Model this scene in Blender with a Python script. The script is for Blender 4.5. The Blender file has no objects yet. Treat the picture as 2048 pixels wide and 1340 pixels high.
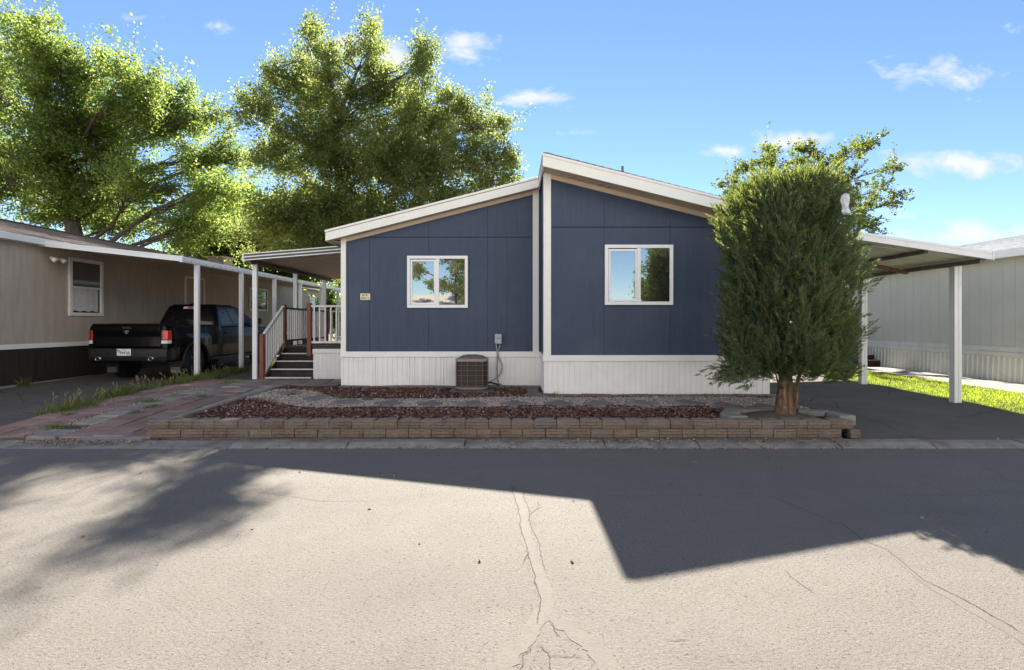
import bpy, bmesh, math, random
import numpy as np
from mathutils import Vector, Matrix
R = math.radians
rnd = random.Random(11)
rng = np.random.default_rng(11)
scene = bpy.context.scene
COL = scene.collection
CAMH = 1.6

def at(px, py, Z):
    """photo pixel (2048 wide) at distance Z in front of the camera -> world point"""
    return Vector(((px - 1024) / 1024 * Z, Z, CAMH + (645 - py) / 1024 * Z))

def on_road(px, py):
    Z = CAMH * 1024 / (py - 645)
    return ((px - 1024) / 1024 * Z, Z)

# ------------------------------------------------------------------ mesh helpers
class MB:
    def __init__(s):
        s.v = []; s.f = []
    def add(s, vs, fs):
        n = len(s.v)
        s.v += [tuple(v) for v in vs]
        s.f += [tuple(i + n for i in f) for f in fs]
        return s
    def hexa(s, p):
        return s.add(p, [(0, 3, 2, 1), (4, 5, 6, 7), (0, 1, 5, 4), (1, 2, 6, 5), (2, 3, 7, 6), (3, 0, 4, 7)])
    def box(s, x0, x1, y0, y1, z0, z1):
        return s.hexa([(x0, y0, z0), (x1, y0, z0), (x1, y1, z0), (x0, y1, z0), (x0, y0, z1), (x1, y0, z1), (x1, y1, z1), (x0, y1, z1)])
    def prism(s, poly, vec):
        n = len(poly); vec = Vector(vec)
        a = [Vector(p) for p in poly]
        vs = a + [p + vec for p in a]
        fs = [tuple(range(n))[::-1], tuple(range(n, 2 * n))] + [(i, (i + 1) % n, n + (i + 1) % n, n + i) for i in range(n)]
        return s.add(vs, fs)
    def bar(s, a, b, w, h, up=(0, 0, 1)):
        a = Vector(a); b = Vector(b); d = (b - a).normalized(); u = Vector(up)
        if abs(d.dot(u)) > .99: u = Vector((0, 1, 0))
        r = d.cross(u).normalized(); u = r.cross(d).normalized()
        q = [(-w / 2, -h / 2), (w / 2, -h / 2), (w / 2, h / 2), (-w / 2, h / 2)]
        return s.hexa([a + r * x + u * z for x, z in q] + [b + r * x + u * z for x, z in q])
    def loft(s, rings, caps=True, closed=True):
        n = len(rings[0]); base = len(s.v)
        for r in rings: s.v += [tuple(p) for p in r]
        for k in range(len(rings) - 1):
            for i in range(n if closed else n - 1):
                j = (i + 1) % n
                s.f.append((base + k * n + i, base + k * n + j, base + (k + 1) * n + j, base + (k + 1) * n + i))
        if caps:
            s.f.append(tuple(base + i for i in range(n))[::-1])
            s.f.append(tuple(base + (len(rings) - 1) * n + i for i in range(n)))
        return s
    def tube(s, pts, r, n=8, caps=True):
        pts = [Vector(p) for p in pts]
        rs = r if isinstance(r, (list, tuple)) else [r] * len(pts)
        rings = []; ref = None
        for i, p in enumerate(pts):
            d = (pts[min(i + 1, len(pts) - 1)] - pts[max(i - 1, 0)]).normalized()
            if ref is None:
                ref = Vector((1, 0, 0)) if abs(d.x) < .8 else Vector((0, 0, 1))
            a = (ref - d * ref.dot(d)).normalized(); b = d.cross(a); ref = a
            rings.append([p + (a * math.cos(2 * math.pi * k / n) + b * math.sin(2 * math.pi * k / n)) * rs[i] for k in range(n)])
        return s.loft(rings, caps)
    def lathe(s, prof, c, n=24, axis='z'):
        rings = []
        for r, h in prof:
            ring = []
            for k in range(n):
                a = 2 * math.pi * k / n; x, y = r * math.cos(a), r * math.sin(a)
                ring.append((c[0] + x, c[1] + y, c[2] + h) if axis == 'z' else (c[0] + h, c[1] + x, c[2] + y) if axis == 'x' else (c[0] + x, c[1] + h, c[2] + y))
            rings.append(ring)
        return s.loft(rings)
    def build(s, name, m, parent=None, loc=None, smooth=False, bevel=0, seg=2, norm=True):
        off = Vector(loc) if loc is not None else Vector((0, 0, 0))
        if parent is not None: off = world_loc(parent)
        me = bpy.data.meshes.new(name)
        me.from_pydata([tuple(Vector(v) - off) for v in s.v], [], s.f)
        if norm:
            bm = bmesh.new(); bm.from_mesh(me); bmesh.ops.recalc_face_normals(bm, faces=bm.faces); bm.to_mesh(me); bm.free()
        me.materials.append(m)
        return link(name, me, parent, loc, smooth, bevel, seg)

def world_loc(o):
    l = Vector((0, 0, 0))
    while o is not None:
        l += o.location; o = o.parent
    return l

def link(name, me, parent=None, loc=None, smooth=False, bevel=0, seg=2):
    o = bpy.data.objects.new(name, me); COL.objects.link(o)
    if parent is not None: o.parent = parent
    elif loc is not None: o.location = loc
    if smooth:
        me.polygons.foreach_set('use_smooth', [True] * len(me.polygons))
    if bevel:
        b = o.modifiers.new('Bevel', 'BEVEL'); b.width = bevel; b.segments = seg; b.limit_method = 'ANGLE'; b.angle_limit = R(40)
        b.harden_normals = False
    return o

def tag(o, label=None, cat=None, group=None, kind=None):
    if label: o['label'] = label
    if cat: o['category'] = cat
    if group: o['group'] = group
    if kind: o['kind'] = kind
    return o

def thing(name, label, cat, loc=(0, 0, 0), group=None):
    o = bpy.data.objects.new(name, None); COL.objects.link(o)
    o.location = loc; o.empty_display_size = .2
    return tag(o, label, cat, group)

def copy_tree(o, parent=None):
    c = o.copy(); COL.objects.link(c)
    if parent is not None: c.parent = parent
    for ch in [k for k in bpy.data.objects if k.parent == o and k != c]:
        copy_tree(ch, c)
    return c

def np_mesh(name, V, F, m):
    """V (n,3) array, F list of (k,c) int arrays of equal-sized polygons"""
    me = bpy.data.meshes.new(name)
    me.vertices.add(len(V)); me.vertices.foreach_set('co', np.asarray(V, dtype=np.float32).ravel())
    loops = np.concatenate([f.ravel() for f in F]).astype(np.int32)
    tot = np.concatenate([np.full(len(f), f.shape[1]) for f in F]).astype(np.int32)
    st = np.concatenate([[0], np.cumsum(tot)[:-1]]).astype(np.int32)
    me.loops.add(len(loops)); me.loops.foreach_set('vertex_index', loops)
    me.polygons.add(len(tot)); me.polygons.foreach_set('loop_start', st); me.polygons.foreach_set('loop_total', tot)
    me.update(calc_edges=True); me.validate()
    me.materials.append(m)
    return me

def rot_frames(D, twist):
    """orthonormal frames (N,3,3) with columns (side, front, D)"""
    D = D / np.linalg.norm(D, axis=1, keepdims=True)
    ref = np.where(np.abs(D[:, 2:3]) > .95, np.array([[1., 0, 0]]), np.array([[0, 0, 1.]]))
    a = np.cross(ref, D); a /= np.linalg.norm(a, axis=1, keepdims=True)
    b = np.cross(D, a)
    c, s = np.cos(twist)[:, None], np.sin(twist)[:, None]
    return np.stack([a * c + b * s, -a * s + b * c, D], axis=2)

def scatter(name, T, TF, P, Fr, S, m, jitter=0):
    """copies of template verts T (k,3) with faces TF (list of arrays) at P with frames Fr and per-axis scale S (N,3)"""
    N, k = len(P), len(T)
    TT = np.repeat(T[None], N, 0)
    if jitter: TT = TT * (1 + rng.normal(0, jitter, TT.shape))
    V = np.einsum('nij,nkj->nki', Fr, TT * S[:, None, :]) + P[:, None, :]
    off = (np.arange(N) * k)[:, None, None]
    F = [(f[None] + off).reshape(-1, f.shape[1]) for f in TF]
    return np_mesh(name, V.reshape(-1, 3), F, m)

# ------------------------------------------------------------------ materials
def lin(*c):
    return tuple((x / 255 / 12.92) if x / 255 <= .04045 else ((x / 255 + .055) / 1.055) ** 2.4 for x in c)

class NT:
    def __init__(s, name):
        s.m = bpy.data.materials.new(name); s.m.use_nodes = True
        s.t = s.m.node_tree; s.t.nodes.clear()
        s.out = s.t.nodes.new('ShaderNodeOutputMaterial')
    def n(s, typ, **kw):
        nd = s.t.nodes.new('ShaderNode' + typ)
        for k, v in kw.items():
            if k.startswith('_'): setattr(nd, k[1:], v)
            else: s.set(nd.inputs[k.replace('__', ' ')], v)
        return nd
    def set(s, inp, v):
        if isinstance(v, bpy.types.NodeSocket): s.t.links.new(v, inp)
        elif isinstance(v, (tuple, list)) and inp.type == 'RGBA': inp.default_value = (*v[:3], 1)
        else: inp.default_value = v
    def pos(s, stretch=(1, 1, 1), rot=(0, 0, 0), obj=False):
        g = s.n('TexCoord').outputs['Object'] if obj else s.n('NewGeometry').outputs['Position']
        mp = s.n('Mapping'); s.set(mp.inputs['Vector'], g); mp.inputs['Scale'].default_value = stretch; mp.inputs['Rotation'].default_value = rot
        return mp.outputs['Vector']
    def noise(s, vec, scale, detail=5, rough=.55, dist=0):
        return s.n('TexNoise', Vector=vec, Scale=scale, Detail=detail, Roughness=rough, Distortion=dist).outputs['Fac']
    def ramp(s, fac, stops):
        r = s.n('ValToRGB', Fac=fac); e = r.color_ramp.elements
        while len(e) < len(stops): e.new(.5)
        for el, (p, c) in zip(e, stops):
            el.position = p; el.color = (*c, 1) if isinstance(c, (tuple, list)) else (c, c, c, 1)
        return r.outputs['Color']
    def mix(s, fac, a, b, blend='MIX'):
        x = s.n('Mix', _data_type='RGBA', _blend_type=blend)
        s.set(x.inputs[0], fac); s.set(x.inputs[6], a); s.set(x.inputs[7], b)
        return x.outputs[2]
    def math(s, op, a, b=0., c=0.):
        x = s.n('Math', _operation=op)
        s.set(x.inputs[0], a); s.set(x.inputs[1], b)
        if op in ('MULTIPLY_ADD', 'SMOOTH_MIN'): s.set(x.inputs[2], c)
        return x.outputs[0]
    def bump(s, h, strength=.3, dist=.02, normal=None):
        b = s.n('Bump', Strength=strength, Distance=dist, Height=h)
        if normal is not None: s.set(b.inputs['Normal'], normal)
        return b.outputs['Normal']
    def principled(s, color, rough=.6, metal=0, spec=.35, normal=None, **kw):
        p = s.n('BsdfPrincipled', **{'Base__Color': color, 'Roughness': rough, 'Metallic': metal, 'Specular__IOR__Level': spec}, **kw)
        if normal is not None: s.set(p.inputs['Normal'], normal)
        return p.outputs[0]
    def done(s, shader):
        s.t.links.new(shader, s.out.inputs['Surface']); return s.m

def plain(name, c, rough=.6, metal=0, spec=.35, var=.12, scale=3, bump=.08, bscale=60, stretch=(1, 1, 1), grime=None, gscale=1.5, gmin=.5, gmax=.75, gamt=.5, island=0, objrand=0):
    t = NT(name); p = t.pos(stretch)
    f = t.noise(p, scale, 6)
    col = t.mix(t.ramp(f, [(.3, 0.), (.7, 1.)]), tuple(x * (1 - var) for x in c), tuple(min(1, x * (1 + var)) for x in c))
    if grime:
        g = t.ramp(t.noise(t.pos(), gscale, 8, .65, .4), [(gmin, 0.), (gmax, 1.)])
        col = t.mix(t.math('MULTIPLY', g, gamt), col, grime)
    if island:
        ri = t.n('NewGeometry').outputs['Random Per Island']
        col = t.mix(1., col, t.ramp(ri, [(0., 1 - island), (1., 1 + island)]), 'MULTIPLY')
    if objrand:
        ri = t.n('ObjectInfo').outputs['Random']
        col = t.mix(1., col, t.ramp(ri, [(0., 1 - objrand), (1., 1.)]), 'MULTIPLY')
    nrm = t.bump(t.noise(t.pos(), bscale, 4), bump, .01) if bump else None
    return t.done(t.principled(col, rough, metal, spec, nrm))

def leaf_mat(name, cols, trans, tfac=.45, rough=.5, spec=.25):
    t = NT(name)
    ri = t.n('NewGeometry').outputs['Random Per Island']
    k = len(cols)
    col = t.ramp(ri, [(i / max(1, k - 1), c) for i, c in enumerate(cols)])
    big = t.ramp(t.noise(t.pos(), .55, 3), [(.3, .75), (.7, 1.15)])
    col = t.mix(1., col, big, 'MULTIPLY')
    tc = t.mix(1., t.ramp(ri, [(i / max(1, k - 1), c) for i, c in enumerate(trans)]), big, 'MULTIPLY')
    pr = t.principled(col, rough, 0, spec)
    tr = t.n('BsdfTranslucent', Color=tc).outputs[0]
    mx = t.n('MixShader', Fac=tfac); t.t.links.new(pr, mx.inputs[1]); t.t.links.new(tr, mx.inputs[2])
    return t.done(mx.outputs[0])

def glass_mat(name, refl=.5, dark=(.02, .024, .028), tint=(.9, .93, .95), rough=.008):
    t = NT(name)
    d = t.principled(dark, .2, 0, .12)
    g = t.n('BsdfGlossy', Color=tint, Roughness=rough).outputs[0]
    mx = t.n('MixShader', Fac=refl); t.t.links.new(d, mx.inputs[1]); t.t.links.new(g, mx.inputs[2])
    return t.done(mx.outputs[0])

M = {}
M['blue'] = plain('navy_siding_paint', (.041, .057, .097), .55, var=.10, scale=2.2, bump=.25, bscale=9, stretch=(14, 14, .6), grime=(.075, .095, .14), gscale=1.1, gmin=.5, gmax=.74, gamt=.5)
M['white'] = plain('white_trim_paint', (.80, .78, .74), .5, var=.03, bump=.05, grime=(.60, .56, .49), gscale=2.2, gmin=.56, gmax=.82, gamt=.5)
M['fascia'] = plain('off_white_fascia_paint', (.80, .775, .71), .5, var=.03, bump=.06, grime=(.60, .54, .45), gscale=3, gmin=.55, gmax=.8, gamt=.5)
M['soffit'] = plain('beige_soffit_paint', (.62, .50, .38), .6, var=.06)
M['skirt'] = plain('white_vinyl_skirting', (.79, .765, .73), .45, var=.03, bump=.04, grime=(.56, .51, .44), gscale=1.8, gmin=.5, gmax=.8, gamt=.45)
M['navy_skirt'] = plain('navy_side_skirting', (.05, .075, .14), .5)
M['frame'] = plain('white_vinyl_frame', (.82, .81, .79), .4, var=.02, bump=0)
M['glass'] = glass_mat('window_glass', .46, (.03, .03, .028), (.84, .84, .80), .012)
M['glass_dim'] = glass_mat('dusty_window_glass', .16, (.06, .062, .06), (.8, .8, .8), .06)
M['shingle'] = plain('weathered_shingle', (.20, .17, .15), .9, var=.3, scale=9, bump=.4, bscale=90, grime=(.10, .09, .085), gscale=4)
M['shingle_pale'] = plain('pale_grey_shingle', (.36, .37, .39), .9, var=.25, scale=9, bump=.4, bscale=90, grime=(.25, .21, .17), gscale=1.4, gmin=.5, gmax=.7)
M['alu'] = plain('painted_white_aluminium', (.72, .72, .71), .35, metal=0, var=.04, bump=.02, grime=(.4, .38, .35), gscale=5, gmin=.6, gmax=.8, gamt=.4)
M['alu_under'] = plain('tan_awning_underside', (.46, .38, .29), .45, var=.08, bump=.02)
M['alu_brown'] = plain('brown_awning_stripe', (.10, .075, .06), .45, var=.1)
M['carport_under'] = plain('pale_carport_underside', (.74, .73, .69), .45, var=.06, bump=.02, grime=(.42, .38, .31), gscale=2, gmin=.5, gmax=.8)
M['steel'] = plain('dark_weathered_steel', (.15, .13, .115), .55, var=.2, scale=8)
M['rust'] = plain('rust_brown_steel', (.13, .06, .04), .7, var=.25, scale=8)
M['rail'] = plain('white_rail_paint', (.70, .68, .63), .5, var=.06, grime=(.42, .38, .32), gscale=6, gmin=.55, gmax=.75)
M['redwood'] = plain('red_brown_post_stain', (.19, .07, .046), .65, var=.2, scale=4, stretch=(6, 6, 1), bump=.25, bscale=40)
M['step'] = plain('dark_brown_step_board', (.035, .028, .025), .8, var=.25, scale=8, bump=.3)
M['deck'] = plain('grey_brown_deck_board', (.13, .10, .08), .8, var=.2)
M['tan_wall'] = plain('grey_brown_wood_siding', (.42, .355, .295), .75, var=.1, scale=2, stretch=(4, 4, .5), bump=.2, bscale=25, grime=(.25, .20, .165), gscale=.8, gmin=.45, gmax=.8, gamt=.5)
M['tan_groove'] = M['tan_wall']
M['brown_skirt'] = plain('dark_brown_plywood_skirting', (.030, .021, .017), .8, var=.3, scale=2, stretch=(5, 5, .6), bump=.2)
M['grey_wall'] = plain('grey_green_lap_siding', (.50, .475, .41), .7, var=.06, scale=1.5, bump=.1, bscale=30, grime=(.42, .40, .345), gscale=1.0, gmin=.5, gmax=.8)
M['cream_skirt'] = plain('cream_corrugated_metal', (.60, .585, .51), .45, var=.05, bump=.02, grime=(.36, .33, .27), gscale=2.2, gmin=.5, gmax=.75)
M['carpet'] = plain('dark_brown_step_carpet', (.035, .018, .014), .95, var=.3, scale=30, bump=.5, bscale=200)
M['bluebin'] = plain('dark_navy_plastic', (.012, .02, .035), .5)
M['concrete'] = plain('pale_concrete', (.25, .235, .21), .85, var=.15, scale=4, bump=.25, bscale=60, grime=(.20, .18, .16), gscale=2.5)
M['pad'] = plain('dark_concrete_pad', (.10, .10, .10), .85, var=.2, scale=6, bump=.2)
M['stone'] = plain('grey_stepping_stone', (.20, .18, .165), .85, var=.18, scale=9, bump=.4, bscale=50, grime=(.27, .245, .215), gscale=6, objrand=.25)
M['ac_coil'] = plain('brown_condenser_coil', (.036, .026, .021), .6, var=.25, scale=5, stretch=(60, 60, 1), bump=.3, bscale=90)
M['ac_shell'] = plain('beige_condenser_shell', (.28, .23, .18), .45, var=.12, grime=(.2, .15, .11), gscale=6)
M['ac_wire'] = plain('beige_condenser_wire', (.19, .15, .12), .5)
M['black'] = plain('matt_black', (.012, .012, .012), .6, bump=0)
M['grey_box'] = plain('grey_steel_enclosure', (.36, .40, .41), .45, var=.06, bump=.02)
M['conduit'] = plain('grey_flexible_conduit', (.27, .28, .285), .45, var=.1, stretch=(1, 1, 40))
M['sign'] = plain('yellowed_ivory_sign', (.80, .73, .50), .5, var=.08, scale=25, bump=0)
M['ink'] = plain('faded_black_lettering', (.035, .025, .022), .6, var=.3, scale=60, bump=0)
M['bag'] = plain('thin_white_plastic', (.50, .52, .55), .35, var=.1, scale=14, bump=.5, bscale=30)
M['car'] = NT('black_car_paint')
t = M['car']; M['car'] = t.done(t.principled((.003, .003, .0033), .2, 0, .14, None, Coat__Weight=.05, Coat__Roughness=.05))
M['car_matt'] = plain('dark_grey_bumper_plastic', (.012, .0115, .0115), .5, var=.1, bump=.02)
M['car_glass'] = glass_mat('tinted_car_glass', .03, (.004, .004, .005))
M['tyre'] = plain('black_tyre_rubber', (.012, .012, .012), .85, bump=.1)
M['rim'] = plain('dark_wheel_alloy', (.05, .05, .052), .3, metal=.8, bump=0)
M['chrome'] = plain('chrome', (.32, .32, .32), .22, metal=1, bump=0)
M['red_lens'] = plain('red_lamp_lens', (.50, .022, .014), .12, spec=.6, bump=0)
M['clear_lens'] = plain('clear_lamp_lens', (.62, .60, .58), .12, spec=.6, bump=0)
M['plate'] = plain('white_number_plate', (.70, .70, .72), .4, bump=0)
M['plate_red'] = plain('red_plate_print', (.5, .04, .04), .5, bump=0)
M['plate_blue'] = plain('blue_plate_print', (.05, .08, .3), .5, bump=0)
M['flap'] = plain('grey_mud_flap', (.11, .10, .095), .6, var=.25, scale=20)
M['curtain'] = plain('white_lace_curtain', (.58, .56, .53), .9, var=.12, scale=18, bump=.3)
M['bark_grey'] = plain('grey_brown_bark', (.085, .066, .05), .9, var=.3, scale=3, stretch=(3, 3, .7), bump=.8, bscale=14)
M['weed_soil'] = None
# ------------------------------------------------------------------ camera, sun, sky
cam = bpy.data.cameras.new('camera'); co = bpy.data.objects.new('camera', cam); COL.objects.link(co)
co.location = (0, 0, CAMH); co.rotation_euler = (R(90), 0, 0)
cam.sensor_width = 36; cam.lens = 18; cam.shift_y = -25 / 2048; cam.clip_start = .05; cam.clip_end = 3000
scene.camera = co

SUN_EL = math.degrees(math.atan2(4.565, 5.763)); SUN_AZ = math.degrees(math.atan2(-.175, 5.763))
sd = Vector((math.sin(R(SUN_AZ)) * math.cos(R(SUN_EL)), math.cos(R(SUN_AZ)) * math.cos(R(SUN_EL)), math.sin(R(SUN_EL))))
sl = bpy.data.lights.new('sun', 'SUN'); so = bpy.data.objects.new('sun', sl); COL.objects.link(so)
sl.energy = 5.0; sl.angle = R(.53); sl.color = (1, .93, .82)
so.rotation_euler = (-sd).to_track_quat('-Z', 'Y').to_euler(); so.location = (0, 30, 40)

w = bpy.data.worlds.new('World'); scene.world = w; w.use_nodes = True; w.cycles.sampling_method = 'MANUAL'; w.cycles.sample_map_resolution = 1024
wt = w.node_tree; wt.nodes.clear()
class WT(NT):
    def __init__(s, tree):
        s.t = tree
W_ = WT(wt)
sky = W_.n('TexSky', _sky_type='NISHITA', _sun_disc=False, _sun_elevation=R(SUN_EL), _sun_rotation=R(SUN_AZ), _altitude=1300, _air_density=1.0, _dust_density=.0, _ozone_density=4.0)
gen = W_.n('TexCoord').outputs['Generated']
sep = W_.n('SeparateXYZ', Vector=gen)
dx, dy, dz = sep.outputs
ysafe = W_.math('MAXIMUM', dy, .02)
u = W_.math('DIVIDE', dx, ysafe); v = W_.math('DIVIDE', dz, ysafe)
cmb = W_.n('CombineXYZ', X=u, Y=v, Z=0.)
mp = W_.n('Mapping'); W_.set(mp.inputs['Vector'], cmb.outputs[0]); mp.inputs['Scale'].default_value = (1, 1.7, 1)
n1 = W_.noise(mp.outputs[0], 13, 8, .62, .35)
n2 = W_.noise(mp.outputs[0], 5, 3, .5)
# the small fair-weather clouds: direction (photo pixel at infinity), half sizes, density
CL = [(938, 98, 52, 34, .85), (1072, 195, 82, 17, .9), (690, 95, 60, 34, .8), (785, 112, 50, 40, .8), (1150, 267, 34, 9, .6), (1452, 301, 58, 13, .85),
      (1582, 283, 72, 21, 1.0), (1868, 146, 105, 28, .62), (1905, 325, 125, 24, 1.0), (1960, 468, 150, 24, 1.0), (436, 52, 24, 13, .6), (1812, 430, 46, 12, .6),
      (2022, 62, 26, 13, .55), (1956, 201, 22, 9, .5), (1800, 375, 50, 9, .45), (275, 35, 45, 8, .3), (40, 225, 40, 22, .8), (215, 330, 26, 40, .7), (1690, 470, 60, 9, .4)]
acc = None
for px, py, a, b, dens in CL:
    du = W_.math('MULTIPLY', W_.math('SUBTRACT', u, (px - 1024) / 1024), 1024 / (a * 1.32))
    dv = W_.math('MULTIPLY', W_.math('SUBTRACT', v, (645 - py) / 1024), 1024 / (b * 1.32))
    rr = W_.math('SQRT', W_.math('ADD', W_.math('MULTIPLY', du, du), W_.math('MULTIPLY', dv, dv)))
    bl = W_.math('MULTIPLY', W_.math('MAXIMUM', W_.math('SUBTRACT', 1.15, rr), 0.), dens)
    acc = bl if acc is None else W_.math('MAXIMUM', acc, bl)
dens = W_.math('ADD', acc, W_.math('MULTIPLY', W_.math('SUBTRACT', n1, .56), 2.6))
dens = W_.math('MULTIPLY', dens, W_.math('GREATER_THAN', acc, .001))
fac = W_.ramp(dens, [(.08, 0.), (.8, .92)])
wisp = W_.math('MULTIPLY', W_.ramp(n2, [(.52, 0.), (.8, .10)]), 1.)
ccol = W_.mix(W_.math('MULTIPLY', dens, .8), (4.0, 4.4, 5.1), (5.0, 5.1, 5.3))
CLOUD_NODE = ccol
infront = W_.math('GREATER_THAN', dy, .03)
fac = W_.math('MULTIPLY', fac, infront)
skycol = sky.outputs[0]
full = W_.mix(fac, skycol, ccol)
# unseen bright cloud bank added behind the camera to fill the shaded facade
bmap = W_.n('Mapping'); W_.set(bmap.inputs['Vector'], gen); bmap.inputs['Scale'].default_value = (1, 1, 1.9)
bn = W_.noise(bmap.outputs[0], 3.4, 8, .6, .2)
band = W_.math('MULTIPLY', W_.ramp(dz, [(.15, 0.), (.22, 1.), (.46, 1.), (.64, 0.)]), W_.ramp(W_.math('MULTIPLY', dy, -1.), [(.0, 0.), (.25, 1.)]))
bf = W_.math('MULTIPLY', W_.ramp(bn, [(.40, 0.), (.52, .95)]), band)
full = W_.mix(bf, full, (17., 16.0, 14.7))
bg = W_.n('Background', Color=full, Strength=.053)
wo = wt.nodes.new('ShaderNodeOutputWorld'); wt.links.new(bg.outputs[0], wo.inputs[0])

scene.view_settings.view_transform = 'Standard'; scene.view_settings.look = 'None'
scene.view_settings.exposure = 1.95; scene.view_settings.gamma = 1
scene.render.engine = 'CYCLES'
cy = scene.cycles
cy.max_bounces = 8; cy.diffuse_bounces = 4; cy.glossy_bounces = 4; cy.transmission_bounces = 6; cy.transparent_max_bounces = 6
cy.caustics_reflective = False; cy.caustics_refractive = False
cy.use_denoising = True; cy.denoiser = 'OPENIMAGEDENOISE'; cy.denoising_input_passes = 'RGB_ALBEDO_NORMAL'; cy.denoising_prefilter = 'NONE'

# ------------------------------------------------------------------ heights of the lot
def interp(t, tab):
    if t <= tab[0][0]: return tab[0][1]
    for (a, va), (b, vb) in zip(tab, tab[1:]):
        if t <= b: return va + (vb - va) * (t - a) / (b - a)
    return tab[-1][1]
def h_drive_left(y): return interp(y, [(6.7, .045), (9, .13), (12, .195), (14, .215), (40, .26)])
def h_walk(y): return interp(y, [(6.7, .05), (8, .14), (10, .225), (12, .265), (40, .3)])
def h_bed(y): return interp(y, [(7.0, .235), (8.2, .262), (10.6, .285)])
def h_drive_right(y): return interp(y, [(6.7, .045), (9.4, .14), (12, .175), (17, .19), (40, .2)])

def sheet(name, x0, x1, y0, y1, hf, m, dx=.4, dy=.3, jit=0, kind='structure', xf=None):
    nx = max(1, int(round((x1 - x0) / dx))); ny = max(1, int(round((y1 - y0) / dy)))
    b = MB(); vs = []; fs = []
    for j in range(ny + 1):
        y = y0 + (y1 - y0) * j / ny
        for i in range(nx + 1):
            x = x0 + (x1 - x0) * i / nx
            k = rnd.uniform(-jit, jit) if jit else 0
            vs.append((x, y, hf(y) + k))
    for j in range(ny):
        for i in range(nx):
            a = j * (nx + 1) + i; fs.append((a, a + 1, a + nx + 2, a + nx + 1))
    b.add(vs, fs)
    o = b.build(name, m, norm=False, smooth=True)
    return tag(o, kind=kind)

# --- asphalt of the road: pale, worn, coarse
t = NT('worn_pale_asphalt'); p = t.pos()
big = t.noise(p, .35, 4); mid = t.noise(p, 3.2, 6, .6); fine = t.noise(p, 62, 5, .75); grit = t.noise(p, 260, 3, .7)
strt = t.noise(t.pos((7, 26, 1)), 4.5, 5, .65, .3)
vor = t.n('TexVoronoi', Vector=p, Scale=130., Randomness=1.).outputs['Distance']
col = t.mix(t.ramp(big, [(.35, 0.), (.65, 1.)]), (.162, .149, .131), (.190, .171, .147))
wear = t.noise(t.pos((.25, 1.6, 1)), 1.1, 5, .6, .3)
col = t.mix(t.ramp(wear, [(.36, .0), (.66, .34)]), col, (.215, .198, .176))
blot = t.noise(p, 1.3, 7, .7, .8)
col = t.mix(t.ramp(blot, [(.56, 0.), (.72, .32)]), col, (.105, .094, .08))
gr2 = t.noise(p, 52, 5, .8)
col = t.mix(t.ramp(gr2, [(.38, .45), (.50, .0)]), col, (.085, .077, .067))
col = t.mix(t.ramp(gr2, [(.54, .0), (.68, .40)]), col, (.30, .275, .24))
col = t.mix(t.math('MULTIPLY', t.ramp(mid, [(.42, 0.), (.75, 1.)]), .36), col, (.140, .124, .104))
st = t.noise(t.pos((1, 2.2, 1)), .9, 6, .7, .6)
col = t.mix(t.math('MULTIPLY', t.ramp(st, [(.645, 0.), (.70, 1.)]), .55), col, (.15, .118, .08))
col = t.mix(t.math('MULTIPLY', t.ramp(fine, [(.46, 0.), (.74, 1.)]), .36), col, (.25, .228, .198))
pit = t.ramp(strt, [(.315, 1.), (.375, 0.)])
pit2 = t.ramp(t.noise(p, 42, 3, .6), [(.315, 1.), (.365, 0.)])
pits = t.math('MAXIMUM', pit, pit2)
col = t.mix(t.math('MULTIPLY', pits, .62), col, (.042, .037, .033))  # shade of the hollows is put into the colour, besides the bump
hgt = t.math('ADD', t.math('MULTIPLY', fine, 1.0), t.math('ADD', t.math('MULTIPLY', grit, .35), t.math('MULTIPLY', pits, -.55)))
hgt = t.math('ADD', hgt, t.math('MULTIPLY', mid, .5))
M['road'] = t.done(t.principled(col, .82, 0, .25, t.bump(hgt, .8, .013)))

t = NT('crack_sealant'); p = t.pos()
col = t.mix(t.ramp(t.noise(p, 5, 6, .65), [(.3, 0.), (.7, 1.)]), (.134, .122, .106), (.156, .142, .122))
col = t.mix(t.math('MULTIPLY', t.ramp(t.noise(p, 38, 4), [(.55, 0.), (.75, 1.)]), .5), col, (.08, .07, .058))
M['sealant'] = t.done(t.principled(col, .8, 0, .25, t.bump(t.noise(p, 55, 6, .75), .55, .010)))
M['crack'] = plain('dark_open_crack', (.075, .065, .054), .95, var=.4, scale=20, bump=0)

t = NT('dark_old_asphalt'); p = t.pos()
col = t.mix(t.ramp(t.noise(p, .8, 6, .6), [(.35, 0.), (.65, 1.)]), (.100, .088, .074), (.138, .121, .101))
col = t.mix(t.math('MULTIPLY', t.ramp(t.noise(p, 110, 4, .7), [(.5, 0.), (.8, 1.)]), .5), col, (.20, .18, .155))
crk = t.n('TexVoronoi', _feature='DISTANCE_TO_EDGE', Vector=t.mix(.16, p, t.n('TexNoise', Vector=p, Scale=2.5).outputs['Color']), Scale=.7).outputs['Distance']
cf = t.ramp(crk, [(.002, 1.), (.007, 0.)])
col = t.mix(t.math('MULTIPLY', cf, .75), col, (.02, .018, .016))
M['asphalt'] = t.done(t.principled(col, .85, 0, .25, t.bump(t.math('ADD', t.noise(p, 130, 4, .7), t.math('MULTIPLY', cf, -.6)), .5, .008)))

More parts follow.
